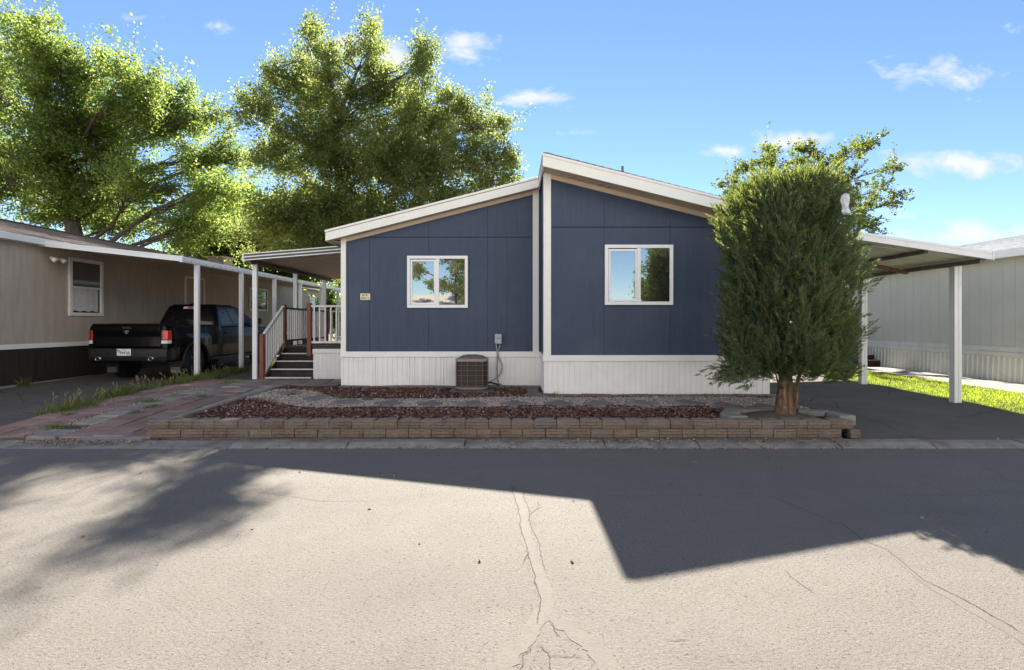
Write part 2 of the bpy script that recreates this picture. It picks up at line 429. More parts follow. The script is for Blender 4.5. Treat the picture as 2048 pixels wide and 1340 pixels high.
t = NT('dry_soil'); p = t.pos()
col = t.mix(t.ramp(t.noise(p, 2.5, 8, .65), [(.3, 0.), (.7, 1.)]), (.085, .064, .046), (.155, .128, .10))
col = t.mix(t.math('MULTIPLY', t.ramp(t.noise(p, 60, 4, .7), [(.55, 0.), (.7, 1.)]), .7), col, (.30, .26, .21))
M['soil'] = t.done(t.principled(col, .95, 0, .2, t.bump(t.noise(p, 55, 6, .7), .8, .02)))
t = NT('red_brown_mulch'); p = t.pos()
col = t.mix(t.noise(p, 70, 5, .7), (.035, .018, .014), (.15, .068, .048))
M['mulch'] = t.done(t.principled(col, .95, 0, .2, t.bump(t.noise(p, 70, 5, .7), 1., .03)))
t = NT('short_turf'); p = t.pos()
col = t.mix(t.ramp(t.noise(p, 6, 6), [(.3, 0.), (.7, 1.)]), (.045, .075, .012), (.09, .13, .02))
M['turf'] = t.done(t.principled(col, .9, 0, .2, t.bump(t.noise(p, 120, 4), 1., .03)))

M['bounce_yard'] = plain('pale_bounce_gravel', (.36, .33, .29), .9)
# --- ground, road, kerb, lot surfaces
b = MB(); b.add([(-600, -600, -.06), (600, -600, -.06), (600, 900, -.06), (-600, 900, -.06)], [(0, 1, 2, 3)])
tag(b.build('ground', M['soil'], norm=False), kind='structure')
far = sheet('far_side_bounce_yard', -60, 60, -60, -3.25, lambda y: -.012, M['bounce_yard'], 20, 10)  # unseen pale ground, added to bounce sunlight onto the shaded facade
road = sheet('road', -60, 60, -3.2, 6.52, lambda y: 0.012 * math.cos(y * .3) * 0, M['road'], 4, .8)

def ribbon(b, pts, w, z, rough=0., sub=6, seed=0):
    r = random.Random(seed); P = []
    for (x0, y0), (x1, y1) in zip(pts, pts[1:]):
        for k in range(sub): P.append((x0 + (x1 - x0) * k / sub, y0 + (y1 - y0) * k / sub))
    P.append(pts[-1]); n = len(P)
    L = []; Rr = []; wander = 0
    for i, (x, y) in enumerate(P):
        a = P[max(0, i - 1)]; c = P[min(n - 1, i + 1)]
        d = Vector((c[0] - a[0], c[1] - a[1])).normalized(); nn = Vector((-d.y, d.x))
        wander = wander * .6 + r.uniform(-1, 1) * rough * .5
        tt = i / (n - 1); ww = w[0] + (w[1] - w[0]) * tt if isinstance(w, tuple) else w
        taper = min(1, i / 2 + .15, (n - 1 - i) / 2 + .15)
        L.append((x + nn.x * (ww * taper * r.uniform(.7, 1.3) / 2 + wander), y + nn.y * (ww * taper * r.uniform(.7, 1.3) / 2 + wander), z))
        Rr.append((x - nn.x * (ww * taper * r.uniform(.7, 1.3) / 2 - wander), y - nn.y * (ww * taper * r.uniform(.7, 1.3) / 2 - wander), z))
    b.add(L + Rr, [(i, n + i, n + i + 1, i + 1) for i in range(n - 1)])

mainc = [(1026, 970), (1034, 1000), (1040, 1020), (1043, 1050), (1055, 1090), (1060, 1110), (1062, 1125), (1070, 1145), (1077, 1170), (1084, 1195), (1082, 1222), (1074, 1250)]
sealL = [on_road(*p) for p in mainc]
b = MB()
ribbon(b, [(x + .02, y) for x, y in sealL], (.075, .095), .0015, .018, 4, 3)
ribbon(b, [on_road(*p) for p in [(1080, 1215), (1072, 1250), (1050, 1285), (1018, 1318), (985, 1352)]], (.07, .12), .0018, .018, 5, 4)
ribbon(b, [on_road(*p) for p in [(1085, 1210), (1112, 1243), (1150, 1268), (1192, 1296), (1222, 1345), (1230, 1380)]], (.08, .12), .0021, .018, 5, 5)
ribbon(b, [on_road(*p) for p in [(1774, 1100), (1824, 1146), (1870, 1180), (1935, 1214), (2048, 1280), (2190, 1370)]], (.02, .08), .0015, .008, 5, 6)
o = b.build('crack_sealant', M['sealant'], road, norm=False)
b = MB()
ribbon(b, [(x - .012, y) for x, y in sealL], .007, .0034, .012, 6, 8)
ribbon(b, [(x + .075, y) for x, y in sealL[:8]], .003, .0034, .014, 6, 18)
for i, pts in enumerate([[(1098, 1240), (1108, 1258), (1120, 1275)], [(1074, 1288), (1092, 1302), (1101, 1320), (1102, 1342)], [(1064, 1296), (1046, 1312), (1040, 1345)],
                         [(1100, 1314), (1130, 1314), (1165, 1312)], [(1075, 1002), (1078, 1015), (1060, 1030), (1055, 1045)],
                         [(1190, 991), (1290, 992), (1390, 990), (1530, 987)], [(1540, 992), (1585, 1010), (1640, 1034), (1690, 1052), (1730, 1082), (1775, 1100), (1850, 1160), (1960, 1215), (2060, 1275)],
                         [(1960, 930), (2000, 950), (2050, 975)], [(1570, 1140), (1590, 1160), (1630, 1190)], [(1760, 993), (1850, 990), (1985, 991)],
                         [(520, 984), (640, 1002), (760, 1003)], [(30, 1010), (150, 985), (230, 955)], [(1330, 1282), (1380, 1281)], [(1060, 1100), (1045, 1130)]]):
    ribbon(b, [on_road(*p) for p in pts], .004 if i != 6 else .005, (.0034 + i * .00005), .014, 6, 30 + i)
b.build('crack', M['crack'], road, norm=False)

# kerb: worn rolled concrete edge in segments
kb = MB(); x = -14.0; r = random.Random(5)
while x < 16:
    L = r.choice([1.2, 1.5, 1.1, 1.8]); x1 = x + L - .016; j = r.uniform(-.008, .008)
    low = -6.2 < x < -4.4 or x < -6.2
    z1 = .055 + j
    prof = [(6.50, -.05), (6.50, .012), (6.545, .03), (6.60, z1 - .004), (6.64, z1), (6.76, z1 + .004), (6.76, -.05)]
    if low: prof = [(6.50, -.05), (6.50, .008), (6.60, .022), (6.76, .046), (6.76, -.05)]
    kb.prism([(x, a, c) for a, c in prof], (x1 - x, 0, 0))
    x += L
kerb = kb.build('kerb', plain('weathered_kerb_concrete', (.235, .215, .19), .9, var=.2, scale=5, bump=.35, bscale=60, grime=(.085, .072, .058), gscale=2.6, gmin=.46, gmax=.72, gamt=.75), bevel=.006)
tag(kerb, kind='structure')

yard = sheet('yard_ground', -70, 70, 6.74, 90, lambda y: h_drive_right(y) - .045, M['soil'], 7, .5)
bed_soil = sheet('planting_bed', -4.72, 4.72, 7.0, 10.62, h_bed, M['mulch'], .15, .12, .012)
drive_left = sheet('driveway_of_the_neighbour', -11.1, -7.42, 6.75, 30, h_drive_left, M['asphalt'], .5, .5, .004)
drive_right = sheet('driveway', 4.66, 8.32, 6.75, 26, h_drive_right, M['asphalt'], .5, .5, .004)
under = sheet('walkway_ground', -7.42, -4.70, 6.75, 26, lambda y: h_walk(y) - .022, M['soil'], .2, .25, .012)
lawn = sheet('lawn', 8.324, 10.32, 6.75, 26, lambda y: h_drive_right(y) + .005, M['turf'], .3, .3, .01)
cpath = sheet('concrete_path', 10.325, 11.78, 6.75, 26, lambda y: h_drive_right(y) + .012, M['concrete'], .7, .7, .003)
# ------------------------------------------------------------------ paver walkway (one path; the slabs are its surface)
def paver_mat(name, a, c):
    return plain(name, a, .85, var=.16, scale=6, bump=.35, bscale=55, grime=c, gscale=2.4, gmin=.42, gmax=.72, gamt=.7, island=.22)
M['pav_red'] = paver_mat('dusty_red_paver', (.25, .155, .125), (.27, .22, .18))
M['pav_grey'] = paver_mat('dusty_grey_paver', (.235, .205, .175), (.29, .25, .205))
def slab_into(b, x, y, wx, wy, hf, th, yaw, r, tilt=.008, n=4):
    c, s = math.cos(yaw), math.sin(yaw); tx, ty = r.uniform(-tilt, tilt), r.uniform(-tilt, tilt)
    lo = []; hi = []; mid = []
    for sx, sy in ((-1, -1), (1, -1), (1, 1), (-1, 1)):
        for k, (lst, dz, ins) in enumerate(((lo, -.05, 0), (mid, th - .008, 0), (hi, th, .008))):
            ux, uy = sx * (wx / 2 - ins), sy * (wy / 2 - ins)
            X, Y = x + ux * c - uy * s, y + ux * s + uy * c
            lst.append((X, Y, hf(Y) + dz + (ux * tx + uy * ty) / .3))
    b.loft([lo, mid, hi])
r = random.Random(21)
red, grey = MB(), MB()
cols = [(-7.17, .40, 'r'), (-6.76, .40, 'r'), (-6.30, .40, 'g'), (-5.87, .40, 'm'), (-5.45, .40, 'm'), (-5.03, .40, 'q')]
for cx, cw, kind in cols:
    y = 6.80 + r.uniform(0, .1)
    while y < 11.75:
        L = r.choice([.40, .40, .40, .60]) if kind != 'g' else r.choice([.4, .3, .4])
        if not (kind == 'g' and r.random() < .12):
            tgt = red if kind == 'r' or (kind == 'm' and r.random() < .62) or (kind == 'q' and y < 8.6 and r.random() < .7) else grey
            slab_into(tgt, cx + r.uniform(-.012, .012), y + L / 2, cw - .012, L - .014, h_walk, .012 + r.uniform(-.006, .008), r.uniform(-.02, .02), r)
        y += L + .006
for cx in (-5.6, -5.18, -4.76, -4.34, -3.92):
    for cyy in (10.95, 11.37, 11.79):
        if cx > -4.6 and cyy > 11.2 and cx > -3.6: continue
        slab_into(grey, cx, cyy, .40, .40, h_walk, .016 + r.uniform(-.006, .01), r.uniform(-.03, .03), r)
walk = red.build('walkway', M['pav_red']); tag(walk, kind='structure')
grey.build('grey_slabs', M['pav_grey'], walk)
# pale concrete lip where the walkway meets the kerb
b = MB()
b.prism([(-5.75, 6.74, .0), (-5.75, 6.74, .055), (-5.75, 7.05, .082), (-5.75, 7.05, 0)], (.83, 0, 0))
b.build('concrete_lip', M['concrete'], walk, bevel=.006)

# narrow stone edging along the left of the bed
ed = MB(); y = 7.22
while y < 10.5:
    L = r.choice([.4, .5, .6])
    ed.prism([(-4.78 + r.uniform(-.012, .012), y, h_walk(y) - .06), (-4.68, y, h_walk(y) - .06), (-4.68, y, h_bed(y) + .035), (-4.78, y, h_bed(y) + .03)], (r.uniform(-.012, .012), L - .012, .012))
    y += L
e = ed.build('bed_edging', plain('weathered_edging_stone', (.24, .215, .19), .85, var=.2, scale=6, bump=.3, island=.2), loc=(-4.73, 8.8, .2), bevel=.006)
tag(e, 'low edging of grey stones along the left side of the mulch bed beside the walkway', 'edging')

# ------------------------------------------------------------------ retaining wall of split-face blocks
t = NT('split_face_block'); p = t.pos(); oi = t.n('ObjectInfo').outputs['Random']
base = t.ramp(oi, [(0., (.125, .080, .060)), (.3, (.17, .112, .080)), (.6, (.175, .132, .108)), (.8, (.15, .112, .095)), (1., (.20, .145, .108))])
n_ = t.noise(p, 7, 6, .65)
col = t.mix(t.ramp(n_, [(.3, 0.), (.75, 1.)]), base, (.20, .168, .138))
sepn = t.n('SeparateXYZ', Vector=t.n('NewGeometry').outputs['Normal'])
pw = t.mix(.035, p, t.n('TexNoise', Vector=p, Scale=9., Detail=3.).outputs['Color'])
sp_ = t.n('SeparateXYZ', Vector=pw)
br = t.n('TexBrick', Vector=t.n('CombineXYZ', X=sp_.outputs[0], Y=sp_.outputs[2], Z=0.).outputs[0], Scale=1., **{'Brick__Width': .13, 'Row__Height': .039, 'Mortar__Size': .0034, 'Mortar__Smooth': .4})
brk = br.outputs['Fac']
msk = t.math('MULTIPLY', brk, t.ramp(t.noise(p, 5.5, 3, .6), [(.40, 0.), (.55, 1.)]))
msk = t.math('MULTIPLY', msk, t.ramp(t.math('ABSOLUTE', sepn.outputs[2]), [(.3, 1.), (.6, 0.)]))
col = t.mix(t.math('MULTIPLY', msk, .75), col, (.045, .034, .028))
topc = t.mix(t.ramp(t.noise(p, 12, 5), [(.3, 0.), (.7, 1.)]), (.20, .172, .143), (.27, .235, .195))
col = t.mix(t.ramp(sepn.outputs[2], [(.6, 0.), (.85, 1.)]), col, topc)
hgt = t.math('ADD', t.math('MULTIPLY', t.noise(p, 26, 5, .65), .9), t.math('MULTIPLY', msk, -.7))
M['block'] = t.done(t.principled(col, .9, 0, .2, t.bump(hgt, .8, .02)))

wall = thing('retaining_wall', 'low wall of brown split face blocks two courses high along the kerb', 'garden wall', (0, 6.95, .05))
BW, BH = .305, .117
def block_mesh(wf, wb, d, h, seed):
    r = random.Random(seed); b = MB()
    j = lambda a=.004: r.uniform(-a, a)
    f0 = [(-wf / 2, 0, 0), (wf / 2, 0, 0), (wf / 2, .05, 0), (wb / 2, d, 0), (-wb / 2, d, 0), (-wf / 2, .05, 0)]
    mid = [(x + j(), y - (.010 if y == 0 else 0) + j(.003), h * .5) for x, y, z in f0]
    top = [(x + j(.002), y + j(.002), h + j(.002)) for x, y, z in f0]
    b.loft([f0, mid, top])
    o = b.build('block', M['block'], bevel=.008); me = o.data
    bpy.data.objects.remove(o); return me
bmeshes = [block_mesh(BW - .005, .235, .21, BH - .003, i) for i in range(6)]
def put_block(parent, x, y, z, yaw=0, me=None, name='block', sc=1):
    o = bpy.data.objects.new(name, me or rnd.choice(bmeshes)); COL.objects.link(o)
    o.parent = parent; o.location = Vector((x, y, z)) - (world_loc(parent) if parent else Vector((0, 0, 0))); o.rotation_euler = (rnd.uniform(-.012, .012), rnd.uniform(-.012, .012), yaw + rnd.uniform(-.02, .02))
    o.scale = (sc, 1, 1)
    bv = o.modifiers.new('Bevel', 'BEVEL'); bv.width = .008; bv.segments = 2; bv.limit_method = 'ANGLE'
    return o
x = -4.74; k = 0
while x < 4.2:
    put_block(wall, x, 6.855 + rnd.uniform(-.006, .006), .172 + .0005); x += BW; k += 1
put_block(wall, x + .01, 6.87, .172, -.12)
x = -4.80 + BW * .7
put_block(wall, x - BW * .70, 6.86, .055, .0, sc=.62)
while x < 4.36:
    put_block(wall, x, 6.85 + rnd.uniform(-.006, .006), .055); x += BW
b = MB(); b.box(-4.86, 4.45, 6.87, 7.04, -.06, .052); b.build('footing_course', M['block'], wall, bevel=.01)
lb = put_block(None, 4.585, 6.83, .050, -.1, sc=.42, name='loose_block')
tag(lb, 'short pale loose block set on end at the right tip of the block wall', 'block')

# ring of capstones round the juniper
ring = thing('planter_ring', 'ring of pale grey capstones around the base of the juniper behind the wall', 'planter', (3.85, 7.3, .2))
M['cap'] = plain('grey_capstone', (.24, .225, .20), .85, var=.15, scale=7, bump=.3, bscale=50, grime=(.15, .13, .11), gscale=5, objrand=.2)
def cap(pts, z0, z1):
    b = MB(); b.prism([(x, y, z0) for x, y in pts], (0, 0, z1 - z0)); b.build('capstone', M['cap'], ring, bevel=.012)
cap([(3.02, 7.10), (3.28, 7.10), (3.22, 7.36), (2.98, 7.32)], .2, .305)
cap([(2.975, 7.335), (3.215, 7.375), (3.38, 7.56), (3.22, 7.74)], .2, .308)
cap([(3.235, 7.745), (3.40, 7.565), (3.72, 7.63), (3.70, 7.84)], .2, .31)
cap([(3.735, 7.63), (4.02, 7.64), (4.02, 7.84), (3.715, 7.84)], .2, .306)
cap([(4.22, 7.56), (4.52, 7.40), (4.68, 7.56), (4.34, 7.76)], .16, .31)
cap([(4.535, 7.39), (4.56, 7.12), (4.80, 7.14), (4.695, 7.54)], .16, .305)
b = MB(); b.lathe([(.55, .0), (.5, .04), (.2, .075), (.01, .085)], (3.85, 7.42, .215), 20)
b.build('planter_soil', M['soil'], ring, smooth=True)

def gb_lo(x): return 8.01 + .95 / (1 + np.exp((x + 3.75) * 5)) + .045 * np.sin(2.1 * x) + .075 * np.sin(.7 * x + 1)
def gb_hi(x): return 8.95 + .06 * np.sin(1.7 * x + 2) + .09 * np.sin(.8 * x) + 1.0 / (1 + np.exp((x + 3.55) * 5))
# ------------------------------------------------------------------ stepping stones in gravel, edging pavers, mulch chips
SG = 'stepping stones in the gravel strip'
def stone_poly(wx, wy, seed):
    r = random.Random(seed); pts = []
    for a, q in ((0, 1), (.55, .62), (1.25, .98), (1.75, .95), (2.5, .6), (3.14, 1), (3.75, .62), (4.5, .96), (5.0, .9), (5.7, .6)):
        k = q * r.uniform(.92, 1.08)
        pts.append((math.cos(a) * wx * k, math.sin(a) * wy * k))
    return pts
sts = [(632, 796), (578, 786), (695, 803), (778, 805), (860, 806), (946, 806.5), (1028, 806), (1117, 806), (1197, 806), (1283, 805.5), (1374, 805), (1452, 810), (1530, 812)]
where = {0: 'below the porch skirting', 1: 'at the left end of the gravel, nearest the walkway', 2: 'second stone right of the porch corner', 3: 'next left of the one before the condenser',
         4: 'just left of the condenser pad', 5: 'directly in front of the condenser', 6: 'below the grey conduits', 7: 'at the inner corner of the house', 8: 'just right of the inner corner',
         9: 'below the right window, left one of two', 10: 'below the right edge of the right window', 11: 'near the juniper, farther from its trunk', 12: 'closest to the juniper trunk'}
for i, (px, py) in enumerate(sts):
    Z = (CAMH - .30) * 1024 / (py - 645)
    c = at(px, py, Z)
    s = rnd.uniform(.9, 1.1)
    b = MB(); b.prism([(c.x + x, c.y + y, h_bed(c.y) - .03) for x, y in stone_poly(.235 * s, .29 * s, i)], (0, 0, .072 + rnd.uniform(0, .008)))
    o = b.build('stepping_stone', M['stone'], loc=(c.x, c.y, h_bed(c.y)), bevel=.012)
    tag(o, 'grey stepping stone ' + where[i], 'stepping stone', SG)

# flat edging slabs along the foot of the house
b = MB(); r = random.Random(8)
x = -3.5
while x < .45:
    L = .6; slab_into(b, x + L / 2, 10.42, L - .01, .20, h_bed, .028 + r.uniform(-.006, .006), r.uniform(-.02, .02), r); x += L
slab_into(b, .40, 9.9, .22, .9, h_bed, .03, .0, r)
slab_into(b, .47, 9.30, .45, .3, h_bed, .03, -.4, r)
x = .72
while x < 4.6:
    L = .55; slab_into(b, x + L / 2, 9.27, L - .01, .18, h_bed, .02 + r.uniform(-.006, .006), r.uniform(-.02, .02), r); x += L
tag(b.build('edging_slabs', M['stone'], loc=(0, 9.5, .27)), 'row of flat grey slabs laid along the foot of the white skirting', 'edging')

def unit(n):
    d = rng.normal(size=(n, 3)); return d / np.linalg.norm(d, axis=1, keepdims=True)
octT = np.array([(1, 0, 0), (0, 1, 0), (-1, 0, 0), (0, -1, 0), (0, 0, 1), (0, 0, -1)], float)
octF = [np.array([(0, 1, 4), (1, 2, 4), (2, 3, 4), (3, 0, 4), (1, 0, 5), (2, 1, 5), (3, 2, 5), (0, 3, 5)])]
def pebbles(name, m, P, smin, smax):
    N = len(P); Fr = rot_frames(unit(N), rng.uniform(0, 6.28, N))
    S = rng.uniform(smin, smax, (N, 1)) * rng.uniform(.6, 1.2, (N, 3))
    return scatter(name, octT, octF, P, Fr, S, m, .08)
def zs(f, ys): return np.array([f(y) for y in ys])
t = NT('mixed_river_gravel'); ri = t.n('NewGeometry').outputs['Random Per Island']
M['gravel'] = t.done(t.principled(t.ramp(ri, [(0., (.15, .12, .095)), (.25, (.33, .27, .215)), (.5, (.42, .32, .25)), (.75, (.52, .46, .39)), (1., (.27, .235, .205))]), .8))
N = 17000; xs = rng.uniform(-4.66, 4.62, N); uu = np.clip(rng.beta(.9, .9, N) * 1.08 - .04, -.05, 1.05); ys = gb_lo(xs) + uu * (gb_hi(xs) - gb_lo(xs)) + rng.normal(0, .03, N)
zz = zs(h_bed, ys) + rng.uniform(.0, .012, N)
me = pebbles('gravel', M['gravel'], np.stack([xs, ys, zz], 1), .011, .026)
tag(link('gravel', me), kind='stuff')
N = 900; xs = rng.uniform(-4.6, 4.4, N); ys = np.where(rng.random(N) < .5, rng.normal(7.95, .22, N), rng.normal(9.1, .25, N)); ys = np.clip(ys, 7.1, 10.3)
xs2, ys2 = xs[~((xs > 2.9) & (ys < 7.8))], ys[~((xs > 2.9) & (ys < 7.8))]
me = pebbles('stray_pebbles', M['gravel'], np.stack([xs2, ys2, zs(h_bed, ys2) + .018], 1), .008, .02)
tag(link('stray_pebbles', me), kind='stuff')
# loose pebbles in the joints of the walkway and by the kerb
N = 1800; xs = np.concatenate([rng.normal(-6.53, .06, 900), rng.normal(-6.08, .05, 500), rng.uniform(-5.3, -4.7, 400)])[:N]; ys = np.concatenate([rng.uniform(6.9, 11.6, 1400), rng.uniform(10.4, 12, 400)])
me = pebbles('loose_pebbles', M['gravel'], np.stack([xs, ys, zs(h_walk, ys) + .004], 1), .006, .016)
tag(link('loose_pebbles', me), kind='stuff')
N = 2400; xs = np.concatenate([rng.normal(-5.55, .45, 420), rng.normal(.2, 1.1, 900), rng.uniform(-1.8, 5, 1080)]); ys = np.concatenate([rng.uniform(6.56, 6.74, 420), np.abs(rng.normal(0, .035, 900)) + 6.49, np.abs(rng.normal(0, .05, 1080)) + 6.49])
zz = np.where(ys < 6.62, (ys - 6.49) * .35 + .004, .045 + (ys - 6.62) * .1)
M['grit'] = plain('kerb_grit', (.24, .20, .155), .9, bump=0, island=.6, scale=20)
me = pebbles('kerb_grit', M['grit'], np.stack([xs, ys, zz], 1), .005, .015)
tag(link('kerb_grit', me), kind='stuff')

# mulch chips
chT = np.array([(-1, -.28, 0), (1, -.2, .06), (1, .25, 0), (-1, .3, .05)], float)
t = NT('mulch_chip'); ri = t.n('NewGeometry').outputs['Random Per Island']
M['chip'] = t.done(t.principled(t.ramp(ri, [(0., (.06, .03, .023)), (.35, (.16, .060, .042)), (.7, (.23, .096, .067)), (.88, (.25, .15, .11)), (1., (.44, .36, .29))]), .9))
N = 26000; xs = rng.uniform(-4.66, 4.5, N); u2 = rng.random(N); ys = np.where(rng.random(N) < .62, 7.07 + u2 * (gb_lo(xs) + .01 - 7.07), gb_hi(xs) - .02 + u2 * (10.4 - gb_hi(xs)))
keep = ~((xs > .5) & (ys > 9.2)) & ~((xs > 2.95) & (ys < 7.75)) & ~((xs > -1.3) & (xs < -.3) & (ys > 9.65))
xs, ys = xs[keep], ys[keep]; N = len(xs)
D = np.stack([rng.normal(0, .45, N), rng.normal(0, .45, N), np.ones(N)], 1)
S = np.stack([rng.uniform(.012, .038, N), rng.uniform(.012, .03, N), np.full(N, .02)], 1)
me = scatter('mulch_chips', chT, [np.array([(0, 1, 2, 3)])], np.stack([xs, ys, zs(h_bed, ys) + rng.uniform(.004, .028, N)], 1), rot_frames(D, rng.uniform(0, 6.28, N)), S, M['chip'], .1)
tag(link('mulch_chips', me), kind='stuff')
# black plastic edging between mulch and gravel
b = MB(); b.tube([(x, float(gb_lo(x)) + .0 * math.sin(x * 2.1) + .05 * math.sin(x * .7), .275 + .006 * math.sin(x * 5)) for x in np.linspace(-4.5, 3.1, 60)], .013, 6)
tag(b.build('landscape_edging', M['black'], loc=(0, 8.12, .27), smooth=True), 'thin black plastic edging strip between the gravel strip and the front mulch', 'edging')
# ------------------------------------------------------------------ the navy home
def sheet_profile(b, o, du, nrm, L, z0, ztop, grooves, d0=0.):
    """vertical sheet along direction du from point o (2D), grooves = [(t, width, depth)]"""
    prof = [(0., 0.)]
    for t_, w_, d_ in sorted(grooves):
        if w_ < t_ < L - w_:
            prof += [(t_ - w_ / 2, 0), (t_ - w_ / 2 + w_ * .2, -d_), (t_ + w_ / 2 - w_ * .2, -d_), (t_ + w_ / 2, 0)]
    prof.append((L, 0.))
    n = len(prof); vs = []
    for lvl in (0, 1):
        for t_, d_ in prof:
            x = o[0] + du[0] * t_ + nrm[0] * (d_ + d0); y = o[1] + du[1] * t_ + nrm[1] * (d_ + d0)
            vs.append((x, y, (z0 if lvl == 0 else ztop(t_))))
    b.add(vs, [(i, i + 1, n + i + 1, n + i) for i in range(n - 1)])

SL = .252; RX, RZ = .59, 4.565
def roof_z(x): return RZ - SL * abs(x - RX)
YL, YR, YB = 10.6, 9.43, 24.0
XL, XM, XR = -3.53, .608, 4.735
home = thing('navy_manufactured_home', 'navy blue single storey manufactured home with white trim and white skirting', 'house', (.6, YR, .2))

def grooves(x0, j0, L, step=1.22):
    g = []; k0 = int((x0 - j0) / step) - 2
    for k in range(k0, k0 + 12):
        J = j0 + k * step
        g.append((J - x0, .0065, .014))
        for m_ in range(1, 6): g.append((J + m_ * step / 6 - x0, .012, .0014))
    return [q for q in g if 0 < q[0] < L]
b = MB(); ZS = 3.36
# left half
gl = grooves(XL, -2.95, XM - XL)
sheet_profile(b, (XL, YL), (1, 0), (0, -1), XM - XL, .93, lambda t_: ZS, gl)
sheet_profile(b, (XL, YL), (1, 0), (0, -1), XM - XL, ZS + .013, lambda t_: max(ZS + .014, roof_z(XL + t_) - .10), gl, .006)
b.prism([(XL + .02, YL + .06, .15), (XM, YL + .06, .15), (XM, YL + .06, roof_z(XM) - .12), (XL + .02, YL + .06, roof_z(XL) - .12)], (0, YB - YL, 0))
# right half
gr_ = grooves(XM, 1.693, XR - XM)
ZS2 = 3.35
sheet_profile(b, (XM, YR), (1, 0), (0, -1), XR - XM, .93, lambda t_: ZS2, gr_)
sheet_profile(b, (XM, YR), (1, 0), (0, -1), XR - XM, ZS2 + .013, lambda t_: max(ZS2 + .014, roof_z(XM + t_) - .10), gr_, .006)
b.prism([(XM + .02, YR + .06, .15), (XR - .02, YR + .06, .15), (XR - .02, YR + .06, roof_z(XR) - .12), (XM + .02, YR + .06, roof_z(XM) - .12)], (0, YB - YR, 0))
# side returns
sheet_profile(b, (XM, YL), (0, -1), (-1, 0), YL - YR, .93, lambda t_: ZS2, [(.4, .012, .0035), (.8, .012, .0035)])
sheet_profile(b, (XM, YL), (0, -1), (-1, 0), YL - YR, ZS2 + .01, lambda t_: 4.47, [(.4, .012, .0035), (.8, .012, .0035)], .008)
sheet_profile(b, (XL, YB), (0, -1), (-1, 0), YB - YL, .93, lambda t_: 3.40, [(i * .203, .012, .0035) for i in range(1, 66)])
sheet_profile(b, (XR, YR), (0, 1), (1, 0), YB - YR, .15, lambda t_: 3.40, [(i * .203, .012, .0035) for i in range(1, 72)])
b.build('siding', M['blue'], home, norm=False)

# trim
for q in ((XL - .004, XL + .10, YL - .035, YL + .005, .985, roof_z(XL + .1) - .16), (.43, .555, YL - .038, YL + .002, .985, roof_z(.43) - .16),
          (XM - .018, XM + .108, YR - .035, YR + .004, .985, 4.36), (XM - .03, XM - .019, YR - .034, YR + .06, .985, 4.33)):
    b = MB(); b.box(*q); b.build('corner_trim', M['fascia'], home, bevel=.003)
b = MB()
b.box(XL - .012, XM - .03, YL - .045, YL + .0, .885, 1.0)
b.box(XM - .035, XR + .012, YR - .045, YR + .0, .885, 1.0)
b.box(XM - .042, XM + .0, YR + .004, YL - .05, .885, 1.0)
b.build('belt_board', M['white'], home, bevel=.005)
# ribbed skirting with a few irregular seams
r = random.Random(3)
def ribs(L, dens):
    g = []; x = .05
    while x < L: g.append((x, .014, .010)); x += dens
    return g
b = MB()
gs = ribs(XM - XL, .1016) + [(q, .024, .020) for q in (.71, .98, 1.42, 1.52, 1.60, 1.72, 1.83, 1.89, 1.95, 2.06, 2.12)]
gs = sorted(gs); gs = [g for i, g in enumerate(gs) if i == 0 or g[0] - gs[i - 1][0] > .03]
sheet_profile(b, (XL, YL - .022), (1, 0), (0, -1), XM - XL - .02, .12, lambda t_: .886, gs)
gs = [(g[0], .014, .009) for g in ribs(XR - XM, .1016)]
sheet_profile(b, (XM - .02, YR - .022), (1, 0), (0, -1), XR - XM + .02, .10, lambda t_: .886, gs)
sheet_profile(b, (XM - .022, YL), (0, -1), (-1, 0), YL - YR + .02, .1, lambda t_: .886, ribs(YL - YR, .1016))
b.build('skirting', M['skirt'], home, norm=False)
b = MB(); sheet_profile(b, (XR + .005, YR - .02), (0, 1), (1, 0), YB - YR, .08, lambda t_: .95, ribs(YB - YR, .15)); b.build('side_skirting', M['navy_skirt'], home, norm=False)

# roof
RL, RR = -3.775, 4.955; YRL, YRR = 10.35, 8.93
def shingled(b, x0, x1, y0, y1, z0):
    """stepped shingle courses running along y; x0 = ridge, x1 = eave"""
    n = 30; pts = []; s = 1 if x1 > x0 else -1; L = abs(x1 - x0)
    for i in range(n):
        a = x0 + s * L * i / n; c = x0 + s * L * (i + 1) / n
        pts += [(a, roof_z(a) + z0 + .002), (c, roof_z(c) + z0 + .010)]
    pts += [(x1, roof_z(x1) - .05), (x0, roof_z(x0) - .05)]
    b.prism([(x, y0, z) for x, z in pts], (0, y1 - y0, 0))
b = MB()
shingled(b, RX, RL, YRL - .005, YB + .2, 0)
shingled(b, RX, RR, YRR - .005, YB + .2, 0)
b.bar((RX, YRR + .02, RZ + .006), (RX, YB + .2, RZ + .006), .10, .014)
roof = b.build('roof', M['shingle'], home)
def rake(b, x0, x1, y, top, bot, th):
    b.prism([(x0, y, roof_z(x0) + top), (x1, y, roof_z(x1) + top), (x1, y, roof_z(x1) + bot), (x0, y, roof_z(x0) + bot)], (0, th, 0))
b = MB()
rake(b, RL, RX - .055, YRL, -.008, -.215, .04)
rake(b, RX - .045, RR, YRR, -.008, -.225, .04)
rake(b, RL - .01, RX - .055, YRL - .014, .004, -.040, .013)
rake(b, RX - .05, RR + .01, YRR - .014, .004, -.040, .013)
b.box(RL - .012, RL + .02, YRL + .042, YB + .2, roof_z(RL) - .215, roof_z(RL) - .012)
b.box(RR - .02, RR + .012, YRR + .042, YB + .2, roof_z(RR) - .215, roof_z(RR) - .012)
b.box(RX - .05, RX - .018, YRR + .002, YRL + .35, RZ - .225, RZ - .012)
